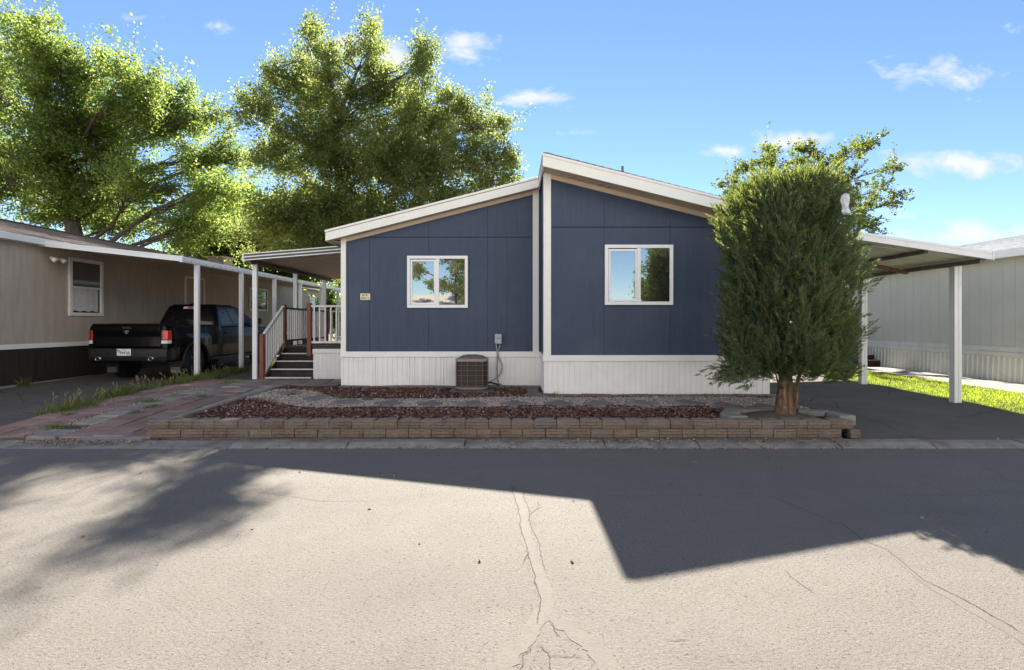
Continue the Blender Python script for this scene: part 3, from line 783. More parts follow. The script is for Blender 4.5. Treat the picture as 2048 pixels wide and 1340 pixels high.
b.box(RX - .064, RX - .0505, YRR + .002, YRL + .30, RZ - .05, RZ - .002)
b.build('fascia', M['fascia'], roof, bevel=.003)
b = MB()
def soff(x0, x1, y0, y1):
    b.prism([(x0, y0, roof_z(x0) - .205), (x1, y0, roof_z(x1) - .205), (x1, y0, roof_z(x1) - .19), (x0, y0, roof_z(x0) - .19)], (0, y1 - y0, 0))
soff(RL + .022, RX - .055, YRL + .042, YL + .01); soff(RX - .016, RR - .022, YRR + .042, YR + .01)
b.box(RL + .022, XL, YL, YB, roof_z(RL) - .20, roof_z(RL) - .185)
b.build('soffit', M['soffit'], roof)
b = MB()
rake(b, XL + .102, .428, YL - .034, -.206, -.285, .022)
rake(b, XM + .11, XR + .06, YR - .034, -.206, -.295, .022)
b.build('frieze_board', M['soffit'], home)
for i in range(5):
    xx = 1.02 + i * .17; b = MB(); b.box(xx, xx + .11, YRR + .30, YRR + .36, roof_z(xx + .11) - .212, roof_z(xx) - .204)
    b.build('soffit_vent', M['tan_wall'], roof)
b = MB(); b.tube([(2.05, 9.5, 4.12), (2.05, 9.5, 4.50)], .024, 10); b.tube([(2.05, 9.5, 4.16), (2.05, 9.5, 4.40)], .034, 10); b.lathe([(.10, .0), (.06, .05), (.035, .08)], (2.05, 9.5, 4.17), 14)
b.build('vent_pipe', M['steel'], roof, smooth=False)

def slider_window(x0, x1, z0, z1, y):
    F = .062; b = MB(); yo = y - .052
    b.box(x0, x1, yo, y - .001, z1 - F, z1); b.box(x0, x1, yo, y - .001, z0, z0 + F)
    b.box(x0, x0 + F, yo, y - .001, z0 + F, z1 - F); b.box(x1 - F, x1, yo, y - .001, z0 + F, z1 - F)
    xm = (x0 + x1) / 2
    b.box(xm - .032, xm + .032, yo + .006, y - .002, z0 + F, z1 - F)
    win = b.build('window', M['frame'], home, bevel=.005)
    b = MB(); s = .038; a0, a1, c0, c1 = x0 + F + .006, xm - .034, z0 + F + .004, z1 - F - .016
    b.box(a0, a1, yo + .016, y - .004, c1 - s, c1); b.box(a0, a1, yo + .016, y - .004, c0, c0 + s)
    b.box(a0, a0 + s, yo + .016, y - .004, c0 + s, c1 - s); b.box(a1 - s, a1, yo + .016, y - .004, c0 + s, c1 - s)
    b.build('sash', M['frame'], win, bevel=.003)
    b = MB(); b.box(a0 + s - .004, a1 - s + .004, y - .022, y - .012, c0 + s - .004, c1 - s + .004); b.build('pane', M['glass'], win)
    b = MB(); b.box(xm + .028, x1 - F + .004, y - .030, y - .018, z0 + F - .004, z1 - F + .004); b.build('pane', M['glass'], win)
slider_window(-2.164, -.911, 1.902, 2.977, YL)
slider_window(1.704, 2.956, 1.922, 3.027, YR)

# house number sign
def text_part(s_, size, name, m, parent, loc, extrude=.001):
    cu = bpy.data.curves.new('lettering', 'FONT'); cu.body = s_; cu.size = size; cu.extrude = extrude; cu.align_x = 'CENTER'; cu.align_y = 'CENTER'; cu.resolution_u = 3; cu.offset = size * .012
    tmp = bpy.data.objects.new('lettering', cu); COL.objects.link(tmp)
    me = bpy.data.meshes.new_from_object(tmp.evaluated_get(bpy.context.evaluated_depsgraph_get())); bpy.data.objects.remove(tmp)
    me.transform(Matrix.Rotation(R(90), 4, 'X')); me.transform(Matrix.Translation(Vector(loc) - world_loc(parent)))
    me.materials.clear(); me.materials.append(m)
    return link(name, me, parent)
sg = thing('address_sign', 'small yellowed house number plate on the navy siding left of the left window', 'sign', (-3.033, 10.6, 2.13))
b = MB(); b.box(-3.136, -2.932, 10.578, 10.597, 2.066, 2.200); b.build('plate', M['sign'], sg, bevel=.006)
text_part('#191', .066, 'lettering', M['ink'], sg, (-3.03, 10.576, 2.160)); text_part('2832 S.', .060, 'lettering', M['ink'], sg, (-3.034, 10.576, 2.100))

# ------------------------------------------------------------------ condenser and its disconnect
ac = thing('air_conditioner', 'old brown round cornered condenser with a domed top on a dark pad', 'air conditioner', (-.784, 10.1, .30))
def rsq(h, rad, z, n=6, cx=-.784, cyy=10.1):
    pts = []
    for qx, qy, a0 in ((1, 1, 0), (-1, 1, 90), (-1, -1, 180), (1, -1, 270)):
        for k in range(n + 1):
            a = R(a0 + 90 * k / n); pts.append((cx + qx * (h - rad) + rad * math.cos(a), cyy + qy * (h - rad) + rad * math.sin(a), z))
    return pts
b = MB(); b.loft([rsq(.296, .11, .345), rsq(.296, .11, .86)]); b.build('coil', M['ac_coil'], ac)
b = MB(); b.loft([rsq(.255, .10, .300), rsq(.26, .10, .325), rsq(.31, .115, .33), rsq(.312, .115, .352), rsq(.30, .11, .356)]); b.build('base_pan', M['ac_shell'], ac)
b = MB(); b.loft([rsq(.30, .11, .848), rsq(.313, .115, .852), rsq(.313, .115, .888), rsq(.29, .115, .905), rsq(.27, .115, .906)]); b.build('top_rim', M['ac_shell'], ac)
b = MB(); b.lathe([(.285, .896), (.27, .918), (.20, .946), (.10, .962), (.01, .966)], (-.784, 10.1, 0), 28); b.build('fan_guard', M['steel'], ac, smooth=True)
b = MB()
for k in range(9):
    a = k * math.pi / 4.5; b.tube([(-.784 + .05 * math.cos(a), 10.1 + .05 * math.sin(a), .972), (-.784 + .20 * math.cos(a), 10.1 + .20 * math.sin(a), .952), (-.784 + .28 * math.cos(a), 10.1 + .28 * math.sin(a), .912)], .004, 5)
b.build('guard_ribs', M['ac_shell'], ac)
b = MB()
for k in range(5):
    z = .36 + k * .1 + .02; ring_ = rsq(.303, .113, z); b.tube(ring_ + [ring_[0]], .0045, 5, False)
for q in (-.2, -.07, .1, .23):
    b.tube([(-.784 + q * .95, 9.795, .35), (-.784 + q * .95, 9.795, .86)], .0045, 5)
    b.tube([(-.479, 10.1 + q * .95, .35), (-.479, 10.1 + q * .95, .86)], .0045, 5); b.tube([(-1.089, 10.1 + q * .95, .35), (-1.089, 10.1 + q * .95, .86)], .0045, 5)
b.build('wire_guard', M['ac_wire'], ac)
b = MB(); b.box(-1.19, -.34, 9.68, 10.36, .2, .302)
tag(b.build('concrete_pad', M['pad'], loc=(-.77, 10.0, .25), bevel=.015), 'dark square concrete pad under the brown condenser', 'pad')

dc = thing('disconnect_box', 'small grey electrical disconnect box on the navy siding above the condenser hoses', 'electrical box', (-.284, 10.6, 1.27))
b = MB(); b.box(-.352, -.214, 10.50, 10.588, 1.165, 1.362); b.build('enclosure', M['grey_box'], dc, bevel=.006)
b = MB(); b.box(-.322, -.250, 10.492, 10.499, 1.272, 1.280); b.box(-.25, -.243, 10.492, 10.499, 1.272, 1.305); b.build('handle', M['black'], dc)
b = MB(); b.tube([(-.325, 10.54, 1.165), (-.318, 10.53, 1.08), (-.300, 10.52, .98), (-.300, 10.515, .8), (-.308, 10.51, .6), (-.300, 10.50, .45), (-.27, 10.47, .36), (-.22, 10.44, .30)], .013, 8); b.build('conduit', M['conduit'], dc, smooth=True)
b = MB(); b.tube([(-.245, 10.54, 1.165), (-.262, 10.53, 1.08), (-.290, 10.535, .97), (-.27, 10.53, .87), (-.215, 10.52, .76), (-.203, 10.51, .66), (-.235, 10.49, .55), (-.30, 10.46, .48), (-.40, 10.36, .425), (-.47, 10.22, .41)], .013, 8); b.build('conduit', M['conduit'], dc, smooth=True)
b = MB(); b.tube([(-.47, 10.2, .40), (-.42, 10.3, .395), (-.36, 10.4, .36), (-.29, 10.46, .335), (-.22, 10.5, .33)], .017, 8); b.build('line_set', M['black'], dc, smooth=True)
# ------------------------------------------------------------------ posts of rolled metal
def flute_post(name, m, parent, x, y, z0, z1, wx=.09, wy=.075):
    pts = []
    a, c = wx / 2, wy / 2
    front = [(-a, -c), (-a * .25, -c), (-a * .2, -c + .010), (a * .2, -c + .010), (a * .25, -c), (a, -c)]
    back = [(a, c), (a * .25, c), (a * .2, c - .01), (-a * .2, c - .01), (-a * .25, c), (-a, c)]
    b = MB(); b.prism([(x + px, y + py, z0) for px, py in front + back], (0, 0, z1 - z0))
    return b.build(name, m, parent)

# ------------------------------------------------------------------ porch and its awning
porch = thing('porch', 'raised porch with white railings, red brown posts and dark steps beside the navy home', 'porch', (-4.7, 12.6, .27))
FZ = 1.0
b = MB()
for k in range(12):
    y = 12.12 + k * .135; b.box(-4.70, -3.55, y, y + .127, FZ - .04, FZ)
for k in range(25):
    y = 13.16 + k * .14; b.box(-5.88, -4.705, y, y + .132, FZ - .04, FZ)
for k in range(18):
    y = 14.2 + k * .14; b.box(-4.70, -3.56, y, y + .132, FZ - .04, FZ)
b.build('deck', M['deck'], porch)
b = MB(); sheet_profile(b, (-4.70, 12.11), (1, 0), (0, -1), 1.17, .2, lambda t_: .885, [(i * .098 + .03, .014, .007) for i in range(13)]); b.build('skirting', M['skirt'], porch, norm=False)
b = MB(); b.box(-4.705, -3.53, 12.07, 12.11, .882, .975); b.build('rim_board', M['white'], porch, bevel=.004)
b = MB()
b.box(-4.70, -4.66, 12.12, 16.4, .2, .955); b.box(-5.9, -4.7, 13.2, 13.24, .2, .955)
b.build('framing', M['step'], porch)
ys = [12.0, 12.29, 12.58, 12.87, 13.16]; zz_ = [.315, .487, .66, .83, 1.0]
for i, (y, z) in enumerate(zip(ys, zz_)):
    b = MB(); b.box(-5.80, -4.715, y + .035, y + .30, z - .035, z - .002); b.box(-5.80, -4.715, y + .03, y + .055, z - .19, z - .036)
    st_ = b.build('step', M['step'], porch)
    b = MB(); b.box(-5.80, -4.713, y, y + .034, z - .026, z + .003); b.build('nosing', M['rail'], st_, bevel=.006)
b = MB(); b.prism([(-5.84, 12.03, .26), (-5.84, 13.2, 1.0), (-5.84, 13.2, .78), (-5.84, 12.35, .26)], (.035, 0, 0)); b.build('stringer', M['step'], porch)
def newel(x, y, z0, z1, s=.092):
    b = MB(); b.box(x - s / 2, x + s / 2, y - s / 2, y + s / 2, z0, z1 - .085)
    b.box(x - s / 2 + .007, x + s / 2 - .007, y - s / 2 + .007, y + s / 2 - .007, z1 - .085, z1 - .073)
    b.box(x - s / 2, x + s / 2, y - s / 2, y + s / 2, z1 - .073, z1 - .03)
    b.box(x - s / 2 + .005, x + s / 2 - .005, y - s / 2 + .005, y + s / 2 - .005, z1 - .03, z1)
    b.build('newel_post', M['redwood'], porch, bevel=.004)
newel(-5.84, 11.97, .2, 1.335); newel(-5.87, 13.20, .6, 2.06); newel(-4.78, 12.08, .82, 2.07); newel(-5.95, 16.45, .9, 2.02); newel(-3.75, 16.6, .9, 2.02)
def railing(p0, p1, zt0, zt1, zb0, zb1, nb, name='railing', rm=None):
    p0 = Vector((*p0, 0)); p1 = Vector((*p1, 0)); b = MB()
    b.bar(p0 + Vector((0, 0, zt0)), p1 + Vector((0, 0, zt1)), .065, .045)
    rl = b.build(name, rm or M['rail'], porch, bevel=.006)
    b = MB(); b.bar(p0 + Vector((0, 0, zb0)), p1 + Vector((0, 0, zb1)), .045, .05); b.build('bottom_rail', rm or M['rail'], rl, bevel=.006)
    for k in range(nb):
        f = (k + .5) / nb; q = p0.lerp(p1, f); b = MB()
        b.box(q.x - .017, q.x + .017, q.y - .017, q.y + .017, zb0 + (zb1 - zb0) * f - .02, zt0 + (zt1 - zt0) * f - .012)
        b.build('baluster', M['rail'], rl)
railing((-4.73, 12.08), (-3.55, 12.08), 1.985, 1.985, 1.135, 1.135, 9)
railing((-5.84, 12.02), (-5.87, 13.15), 1.30, 2.02, .36, 1.12, 9, 'stair_railing')
railing((-5.88, 13.25), (-5.945, 16.4), 1.975, 1.96, 1.13, 1.12, 22, rm=M['deck'])
railing((-5.9, 16.6), (-3.8, 16.6), 1.96, 1.96, 1.12, 1.12, 14)

awn = thing('porch_awning', 'flat metal porch awning with a brown and white striped edge on slim white posts', 'awning', (-4.9, 12, .27))
AX0, AX1, AY0, AY1 = -6.12, -3.56, 11.62, 17.2
def awz(x): return 3.055 + (x - AX0) / (AX1 - AX0) * .21
b = MB(); pr = []
y = AY0 + .05
while y < AY1:
    pr += [(y, 0), (y + .15, 0), (y + .165, .055), (y + .205, .055), (y + .22, 0)]; y += .24
n = len(pr)
b.add([(AX0 + .06, yy, awz(AX0 + .06) + dz) for yy, dz in pr] + [(AX1, yy, awz(AX1) + dz) for yy, dz in pr], [(i, i + 1, n + i + 1, n + i) for i in range(n - 1)])
b.prism([(AX0 + .06, AY0 + .05, awz(AX0 + .06) + .07), (AX1, AY0 + .05, awz(AX1) + .07), (AX1, AY0 + .05, awz(AX1) + .085), (AX0 + .06, AY0 + .05, awz(AX0 + .06) + .085)], (0, AY1 - AY0 - .05, 0))
b.build('roof_pan', M['alu_under'], awn, norm=False)
def strip(b, y0, z0, z1, th=.03):
    b.prism([(AX0, y0, awz(AX0) + z0), (AX1 + .02, y0, awz(AX1) + z0), (AX1 + .02, y0, awz(AX1) + z1), (AX0, y0, awz(AX0) + z1)], (0, th, 0))
b = MB(); strip(b, AY0 + .012, -.045, .105); b.box(AX0 + .012, AX0 + .045, AY0 + .045, AY1, awz(AX0) - .04, awz(AX0) + .10); fb = b.build('fascia', M['alu_brown'], awn)
b = MB(); strip(b, AY0, .088, .108, .02); strip(b, AY0, .018, .042, .02); strip(b, AY0, -.052, -.030, .02)
b.box(AX0 - .004, AX0 + .03, AY0 - .004, AY0 + .03, awz(AX0) - .055, awz(AX0) + .11)
b.build('white_stripe', M['alu'], fb)
b = MB(); b.box(-6.06, -5.98, AY0 + .1, AY1 - .05, 2.955, 3.015); b.build('beam', M['steel'], awn)
for y in (12.0, 14.24, 16.42): flute_post('post', M['alu'], awn, -6.02, y, .22, 2.96, .10, .07)

# ------------------------------------------------------------------ left neighbour's home and carport
nb = thing('tan_manufactured_home', 'tan grey manufactured home with dark brown skirting beside the left driveway', 'house', (-11.1, 18, .2))
WX, NY0, NY1 = -11.1, 8.0, 30.0
b = MB()
gg = [(i * .2035 + .06, .009 if i % 6 else .012, .006) for i in range(110)]
sheet_profile(b, (WX, NY0), (0, 1), (1, 0), NY1 - NY0, 1.10, lambda t_: 3.46, gg)
b.box(-18, WX - .02, NY0, NY1, .1, 3.40)
b.prism([(WX - .02, NY0 + .002, 3.4), (-18, NY0 + .002, 3.4), (-14.55, NY0 + .002, 4.3)], (0, NY1 - NY0, 0))
b.build('siding', M['tan_wall'], nb, norm=False)
b = MB(); b.box(WX - .015, WX + .028, NY0, NY1, 1.005, 1.112); b.build('belt_board', M['white'], nb, bevel=.004)
b = MB(); sheet_profile(b, (WX - .01, NY0), (0, 1), (1, 0), NY1 - NY0, .1, lambda t_: 1.01, [(i * .2 + .1, .012, .006) for i in range(109)]); b.build('skirting', M['brown_skirt'], nb, norm=False)
b = MB(); b.box(WX + .02, WX + .11, NY0, 13.4, .1, .215); b.build('footing', M['concrete'], nb)
b = MB(); pts = []
n = 26
for i in range(n):
    a0 = -14.55 + (3.70) * i / n; a1 = -14.55 + 3.70 * (i + 1) / n
    pts += [(a0, 4.52 - (a0 + 14.55) * .262 + .002), (a1, 4.52 - (a1 + 14.55) * .262 + .011)]
b.prism([(x, NY0 - .3, z) for x, z in pts + [(-10.85, 3.49), (-14.55, 4.46)]], (0, NY1 - NY0 + .5, 0))
b.prism([(-14.55, NY0 - .3, 4.52), (-18.25, NY0 - .3, 3.55), (-18.25, NY0 - .3, 3.49), (-14.55, NY0 - .3, 4.46)], (0, NY1 - NY0 + .5, 0))
b.bar((-14.55, NY0 - .3, 4.535), (-14.55, NY1 + .2, 4.535), .2, .02)
nroof = b.build('roof', M['shingle'], nb)
b = MB(); b.box(-10.875, -10.845, NY0 - .3, NY1 + .2, 3.40, 3.545); b.box(-11.1, -10.876, NY0, NY1, 3.40, 3.42); b.build('fascia', M['alu'], nroof, bevel=.004)
b = MB(); b.box(-13.2, -12.5, 22.2, 22.9, 3.9, 4.42); b.box(-13.3, -12.4, 22.1, 23.0, 4.42, 4.47); b.build('swamp_cooler', M['tan_wall'], nroof)
def side_window(y0, y1, z0, z1, curtain=False):
    b = MB(); F = .085; xo = WX + .05
    b.box(WX - .001, xo, y0, y1, z1 - F, z1); b.box(WX - .001, xo, y0, y1, z0, z0 + F); b.box(WX - .001, xo, y0, y0 + F, z0 + F, z1 - F); b.box(WX - .001, xo, y1 - F, y1, z0 + F, z1 - F)
    zm = (z0 + z1) / 2; b.box(WX, xo - .012, y0 + F, y1 - F, zm - .022, zm + .022)
    wn = b.build('window', M['rail'], nb, bevel=.005)
    b = MB(); b.box(WX + .003, WX + .016, y0 + F - .004, y1 - F + .004, (zm if curtain else z0 + F), z1 - F); b.build('pane', M['glass_dim'], wn)
    if curtain:
        b = MB(); vs = []; fs = []; ny = 24
        for k in range(ny + 1):
            y = y0 + F + (y1 - y0 - 2 * F) * .93 * k / ny; x = WX + .010 + .0025 * math.sin(k * 1.1)
            vs += [(x, y, z0 + F + .02 + .03 * abs(math.sin(k * .42))), (x, y, zm - .02)]
        b.add(vs, [(2 * k, 2 * k + 2, 2 * k + 3, 2 * k + 1) for k in range(ny)]); b.build('curtain', M['curtain'], wn, norm=False)
        b = MB(); b.box(WX + .002, WX + .004, y0 + F, y1 - F, z0 + F, zm); b.build('dark_gap', M['black'], wn)
side_window(12.80, 13.86, 1.77, 3.235, True); side_window(21.6, 23.2, 2.1, 3.1); side_window(28.0, 29.0, 2.2, 3.05)
b = MB(); b.box(WX, WX + .03, 17.35, 17.43, 1.1, 3.19); b.box(WX, WX + .03, 18.40, 18.48, 1.1, 3.19); b.box(WX, WX + .03, 17.43, 18.40, 3.11, 3.19); b.build('door_frame', M['rail'], nb)
b = MB(); b.box(WX, WX + .018, 17.43, 18.40, 1.1, 3.11); dr = b.build('door', M['tan_wall'], nb)
b = MB(); b.lathe([(.01, .0), (.03, .01), (.03, .04), (.01, .05)], (WX + .018, 18.3, 2.05), 12, 'x'); b.build('handle', M['chrome'], dr)
fl = thing('security_light', 'white twin floodlight on the tan wall under the left eave', 'lamp', (-11.06, 12.35, 3.15))
b = MB(); b.tube([(-11.10, 12.34, 3.13), (-11.0, 12.34, 3.14)], .04, 10); b.tube([(-11.02, 12.28, 3.14), (-11.0, 12.42, 3.14)], .02, 8); b.build('bracket', M['white'], fl)
for yy, dz_ in ((12.20, .02), (12.46, .04)):
    b = MB(); b.tube([(-11.02, yy + .02, 3.15), (-10.98, yy, 3.14), (-10.88, yy - .03, 3.09), (-10.84, yy - .04, 3.07)], [.02, .035, .055, .06], 12); b.build('lamp_head', M['white'], fl, smooth=True)

cp = thing('carport', 'low carport with a white gutter on a row of white posts over the truck', 'carport', (-9.3, 12, .2))

CX0, CX1, CY0, CY1 = -11.03, -7.67, 11.9, 24.5
def cpz(x): return 3.51 - (x - CX0) / (CX1 - CX0) * .364
b = MB(); pr = []
y = CY0 + .04
while y < CY1:
    pr += [(y, 0), (y + .27, 0), (y + .278, .02), (y + .292, .02), (y + .30, 0)]; y += .30
n = len(pr)
b.add([(CX0, yy, cpz(CX0) - .11 + dz) for yy, dz in pr] + [(CX1 + .02, yy, cpz(CX1) - .11 + dz) for yy, dz in pr], [(i, i + 1, n + i + 1, n + i) for i in range(n - 1)])
b.prism([(CX0, CY0 + .04, cpz(CX0) - .04), (CX1 - .02, CY0 + .04, cpz(CX1) - .04), (CX1 - .02, CY0 + .04, cpz(CX1) - .02), (CX0, CY0 + .04, cpz(CX0) - .02)], (0, CY1 - CY0 - .04, 0))
b.build('roof_pan', M['alu_under'], cp, norm=False)
b = MB()
for z0, z1, d in ((-.125, -.078, .0), (-.078, -.05, .014), (-.05, 0, .004)):
    b.prism([(CX0, CY0 + d, cpz(CX0) + z0), (CX1, CY0 + d, cpz(CX1) + z0), (CX1, CY0 + d, cpz(CX1) + z1), (CX0, CY0 + d, cpz(CX0) + z1)], (0, .04 - d, 0))
    b.box(CX1 - .045, CX1 - d, CY0 + .041, CY1, cpz(CX1) + z0 - .012, cpz(CX1) + z1)
b.box(CX1 - .05, CX1 + .012, CY0 - .012, CY0 + .05, cpz(CX1) - .14, cpz(CX1) + .01)
b.build('gutter', M['alu'], cp)
for y in (12.55, 14.60, 16.63, 18.66, 20.7, 22.7): flute_post('post', M['alu'], cp, -7.72, y, .15, cpz(CX1) - .13, .10, .085)

# ------------------------------------------------------------------ black pickup truck (faces away, +Y)
TX, TY, TZ = -8.95, 11.9, .205
truck = thing('pickup_truck', 'black crew cab pickup truck parked tail first under the left carport', 'truck', (TX, TY + 2.8, TZ))
def T(x, y, z): return (TX + x, TY + y, TZ + z)
AXR, AXF, WR = 1.06, 4.62, .405
def belly(y):
    z = .46
    for a in (AXR, AXF):
        d = abs(y - a)
        if d < .50: z = max(z, .40 + math.sqrt(.50 ** 2 - d * d))
    return z
def hw(y):  # half width
    return .925 - .05 * max(0, (y - 4.9) / .9) ** 2 * 2 - .03 * max(0, (.25 - y) / .25)
def body_top(y):
    if y < 2.18: return 1.335
    if y < 4.45: return 1.31
    return 1.27 - .10 * ((y - 4.45) / 1.3) ** 1.5
st = sorted(set([.03, .06, .12, .25, .45] + list(np.round(np.linspace(.55, 1.57, 22), 3)) + [1.75, 2.0, 2.16, 2.22, 2.5, 3, 3.5, 3.9] + list(np.round(np.linspace(4.11, 5.13, 22), 3)) + [5.3, 5.5, 5.68, 5.74]))
rings = []
for y in st:
    zb, zt, h = belly(y), body_top(y), hw(y); zb = min(zb, zt - .2)
    m_ = .5 * (zb + zt); zs_ = [zb, zb + .04, max(zb + .05, .80), max(zb + .08, 1.0), max(zb + .1, 1.12), zt - .05, zt - .008]
    xs_ = [h - .03, h - .005, h + .02, h + .024, h + .012, h - .015, h - .05]
    flare = 0
    for a in (AXR, AXF):
        d = abs(y - a)
        if d < .60: flare = max(flare, .04 * (1 - (d / .60) ** 2))
    xs_ = [x_ + flare * (1 if i < 4 else .3) for i, x_ in enumerate(xs_)]
    side = list(zip(xs_, zs_))
    rings.append([T(-x_, y, z) for x_, z in side][::1] + [T(-.3, y, zt), T(.3, y, zt)] + [T(x_, y, z) for x_, z in side][::-1])
b = MB(); b.loft(rings); b.build('body', M['car'], truck, smooth=False, bevel=.01)
# tailgate
b = MB()
prof = [(.02, .80), (-.005, .84), (-.005, 1.02), (.012, 1.06), (.008, 1.10), (-.004, 1.20), (-.012, 1.31), (-.03, 1.335), (-.026, 1.36), (.03, 1.372), (.10, 1.366), (.10, .80)]
b.prism([T(-.79, y, z) for y, z in prof], (1.58, 0, 0)); tg = b.build('tailgate', M['car'], truck, bevel=.008)
b = MB(); b.box(*[TX - .11, TX + .11, TY - .018, TY - .003, TZ + 1.245, TZ + 1.30]); b.build('handle', M['car_matt'], tg, bevel=.006)
# small silver ram-head style badge
b = MB(); bz = 1.17
b.prism([T(*p) for p in ((-.022, -.018, bz - .045), (.022, -.018, bz - .045), (.03, -.018, bz + .02), (.0, -.018, bz + .05), (-.03, -.018, bz + .02))], (0, .014, 0))
for s in (-1, 1):
    pts = [T(s * (.02 + .035 * math.sin(a)), -.014, bz + .012 + .032 * math.cos(a)) for a in np.linspace(-.3, 3.6, 10)]; b.tube(pts, [.009 - .0006 * k for k in range(10)], 6)
b.build('badge', M['chrome'], tg)
# bumper
b = MB(); bp = [(-.05, .52), (-.07, .60), (-.07, .68), (-.055, .775), (-.02, .795), (.12, .795), (.12, .50), (-.02, .50)]
br_ = []
for x_, k in ((-.94, .20), (-.91, .09), (-.80, .02), (-.4, 0), (.4, 0), (.80, .02), (.91, .09), (.94, .20)):
    br_.append([T(x_, min(y + k, .30), z) for y, z in bp])
b.loft(br_); bmp = b.build('rear_bumper', M['car_matt'], truck, bevel=.01)
b = MB(); b.lathe([(.028, .0), (.028, .012), (.012, .013)], T(-.37, -.084, .70), 12, 'y'); b.build('hitch_socket', M['black'], bmp)
for s in (-.61, .61):
    b = MB(); n = 18; ringA = [[T(s + r_ * math.cos(2 * math.pi * k / n), y_, .555 + r_ * math.sin(2 * math.pi * k / n)) for k in range(n)] for r_, y_ in ((.055, .1), (.055, -.10), (.045, -.10), (.045, .08))]
    b.loft(ringA, caps=False); b.build('exhaust_tip', M['chrome'], truck, smooth=True)
    b = MB(); b.lathe([(.046, -.088), (.046, -.08)], T(s, 0, .555), 16, 'y'); b.build('exhaust_bore', M['black'], truck)
# plate
pl = MB(); pl.box(TX - .17, TX + .15, TY - .086, TY - .074, TZ + .63, TZ + .785); plate = pl.build('number_plate', M['plate'], truck, bevel=.004)
text_part('9W3JL', .092, 'plate_number', M['ink'], plate, T(.02, -.0885, .690)); text_part('UTAH', .034, 'plate_state', M['plate_red'], plate, T(0, -.0885, .763))
b = MB()
for k in range(3): b.box(TX - .155, TX - .085, TY - .0885, TY - .0865, TZ + .715 + k * .016, TZ + .723 + k * .016)
b.build('flag_stripes', M['plate_red'], plate)
b = MB(); b.box(TX - .155, TX - .125, TY - .0905, TY - .089, TZ + .739, TZ + .766); b.build('flag_canton', M['plate_blue'], plate)
# lamps
for s in (-1, 1):
    b = MB(); q = [(.80, .01), (.865, .015), (.925, .06), (.952, .16)]
    b.loft([[T(s * x_, y_ - .022, z) for x_, y_ in q] + [T(s * .89, .2, z), T(s * .805, .12, z)] for z in (.985, 1.21)]); tl = b.build('tail_light', M['red_lens'], truck, bevel=.012)
    b = MB(); b.loft([[T(s * x_, y_ - .022, z) for x_, y_ in q] + [T(s * .89, .2, z), T(s * .805, .12, z)] for z in (.90, .98)]); b.build('reverse_lens', M['clear_lens'], tl, bevel=.01)
    b = MB()
    for k in range(2): b.box(*sorted((TX + s * (.815 + k * .025), TX + s * (.820 + k * .025))), TY - .020, TY - .006, TZ + 1.0, TZ + 1.20)
    b.build('lens_rib', M['black'], tl)
    b = MB(); b.loft([[T(s * .70, 5.74, z), T(s * .90, 5.66, z), T(s * .90, 5.5, z), T(s * .70, 5.6, z)] for z in (.86, 1.02)]); b.build('headlight', M['clear_lens'], truck, bevel=.01)
    b = MB(); b.box(*sorted((TX + s * .62, TX + s * .92)), TY + .55, TY + .565, TZ + .17, TZ + .50); b.build('mud_flap', M['car_matt'], truck, bevel=.004)
    b = MB(); b.box(*sorted((TX + s * .66, TX + s * .88)), TY + .538, TY + .549, TZ + .185, TZ + .315); b.build('flap_plate', M['flap'], truck, bevel=.02)
# cab greenhouse
def cab_ring(z):
    f = max(0., (z - 1.29) / (1.90 - 1.29))
    yr, yf = 2.20 + .20 * f, 4.72 - 1.15 * f ** .9; h = .845 - .20 * f ** 1.05
    if f > .93: yr += .05; yf -= .12; h -= .05
    return [T(-h, yr + .06, z), T(-h + .10, yr, z), T(h - .10, yr, z), T(h, yr + .06, z), T(h, yf - .10, z), T(h - .16, yf, z), T(-h + .16, yf, z), T(-h, yf - .10, z)]
b = MB(); b.loft([cab_ring(z) for z in (1.28, 1.45, 1.60, 1.74, 1.84, 1.885, 1.905)]); b.build('cab', M['car'], truck, bevel=.012)
def on_cab(f0, f1, k0, k1, a, c, out):
    """quad on a cab facet between ring corners k0,k1 (fractions a..c) from height f0 to f1"""
    res = []
    for f in (f0, f1):
        rg = [Vector(p) for p in cab_ring(1.29 + .61 * f)]
        for q in ((a, c) if f == f0 else (c, a)): res.append(rg[k0].lerp(rg[k1], q) + Vector(out))
    return res
b = MB(); q = on_cab(.08, .82, 1, 2, .03, .97, (0, -.006, 0)); b.add(q, [(0, 1, 2, 3)]); b.build('rear_window', M['car_glass'], truck, norm=False)
b = MB(); q = on_cab(.80, .90, 1, 2, .33, .67, (0, -.012, 0)); b.add(q, [(0, 1, 2, 3)]); hl = b.build('high_brake_light', M['clear_lens'], truck, norm=False)
b = MB(); q = on_cab(.81, .89, 1, 2, .44, .56, (0, -.016, 0)); b.add(q, [(0, 1, 2, 3)]); b.build('red_lens', M['red_lens'], hl, norm=False)
for k0, k1, o_ in ((3, 4, .006), (0, 7, -.006)):
    for a, c in ((.05, .30), (.36, .74), (.77, .97)):
        b = MB(); q = on_cab(.08, .80, k0, k1, a, c, (o_, 0, 0)); b.add(q, [(0, 1, 2, 3)]); b.build('side_window', M['car_glass'], truck, norm=False)
b = MB(); q = on_cab(.08, .85, 5, 6, .04, .96, (0, .006, 0)); b.add(q, [(0, 1, 2, 3)]); b.build('windscreen', M['car_glass'], truck, norm=False)
b = MB(); b.tube([T(-.15, 2.62, 1.90), T(-.15, 2.72, 1.955), T(-.15, 2.78, 1.90)], [.03, .012, .03], 6); b.build('roof_antenna', M['car_matt'], truck)
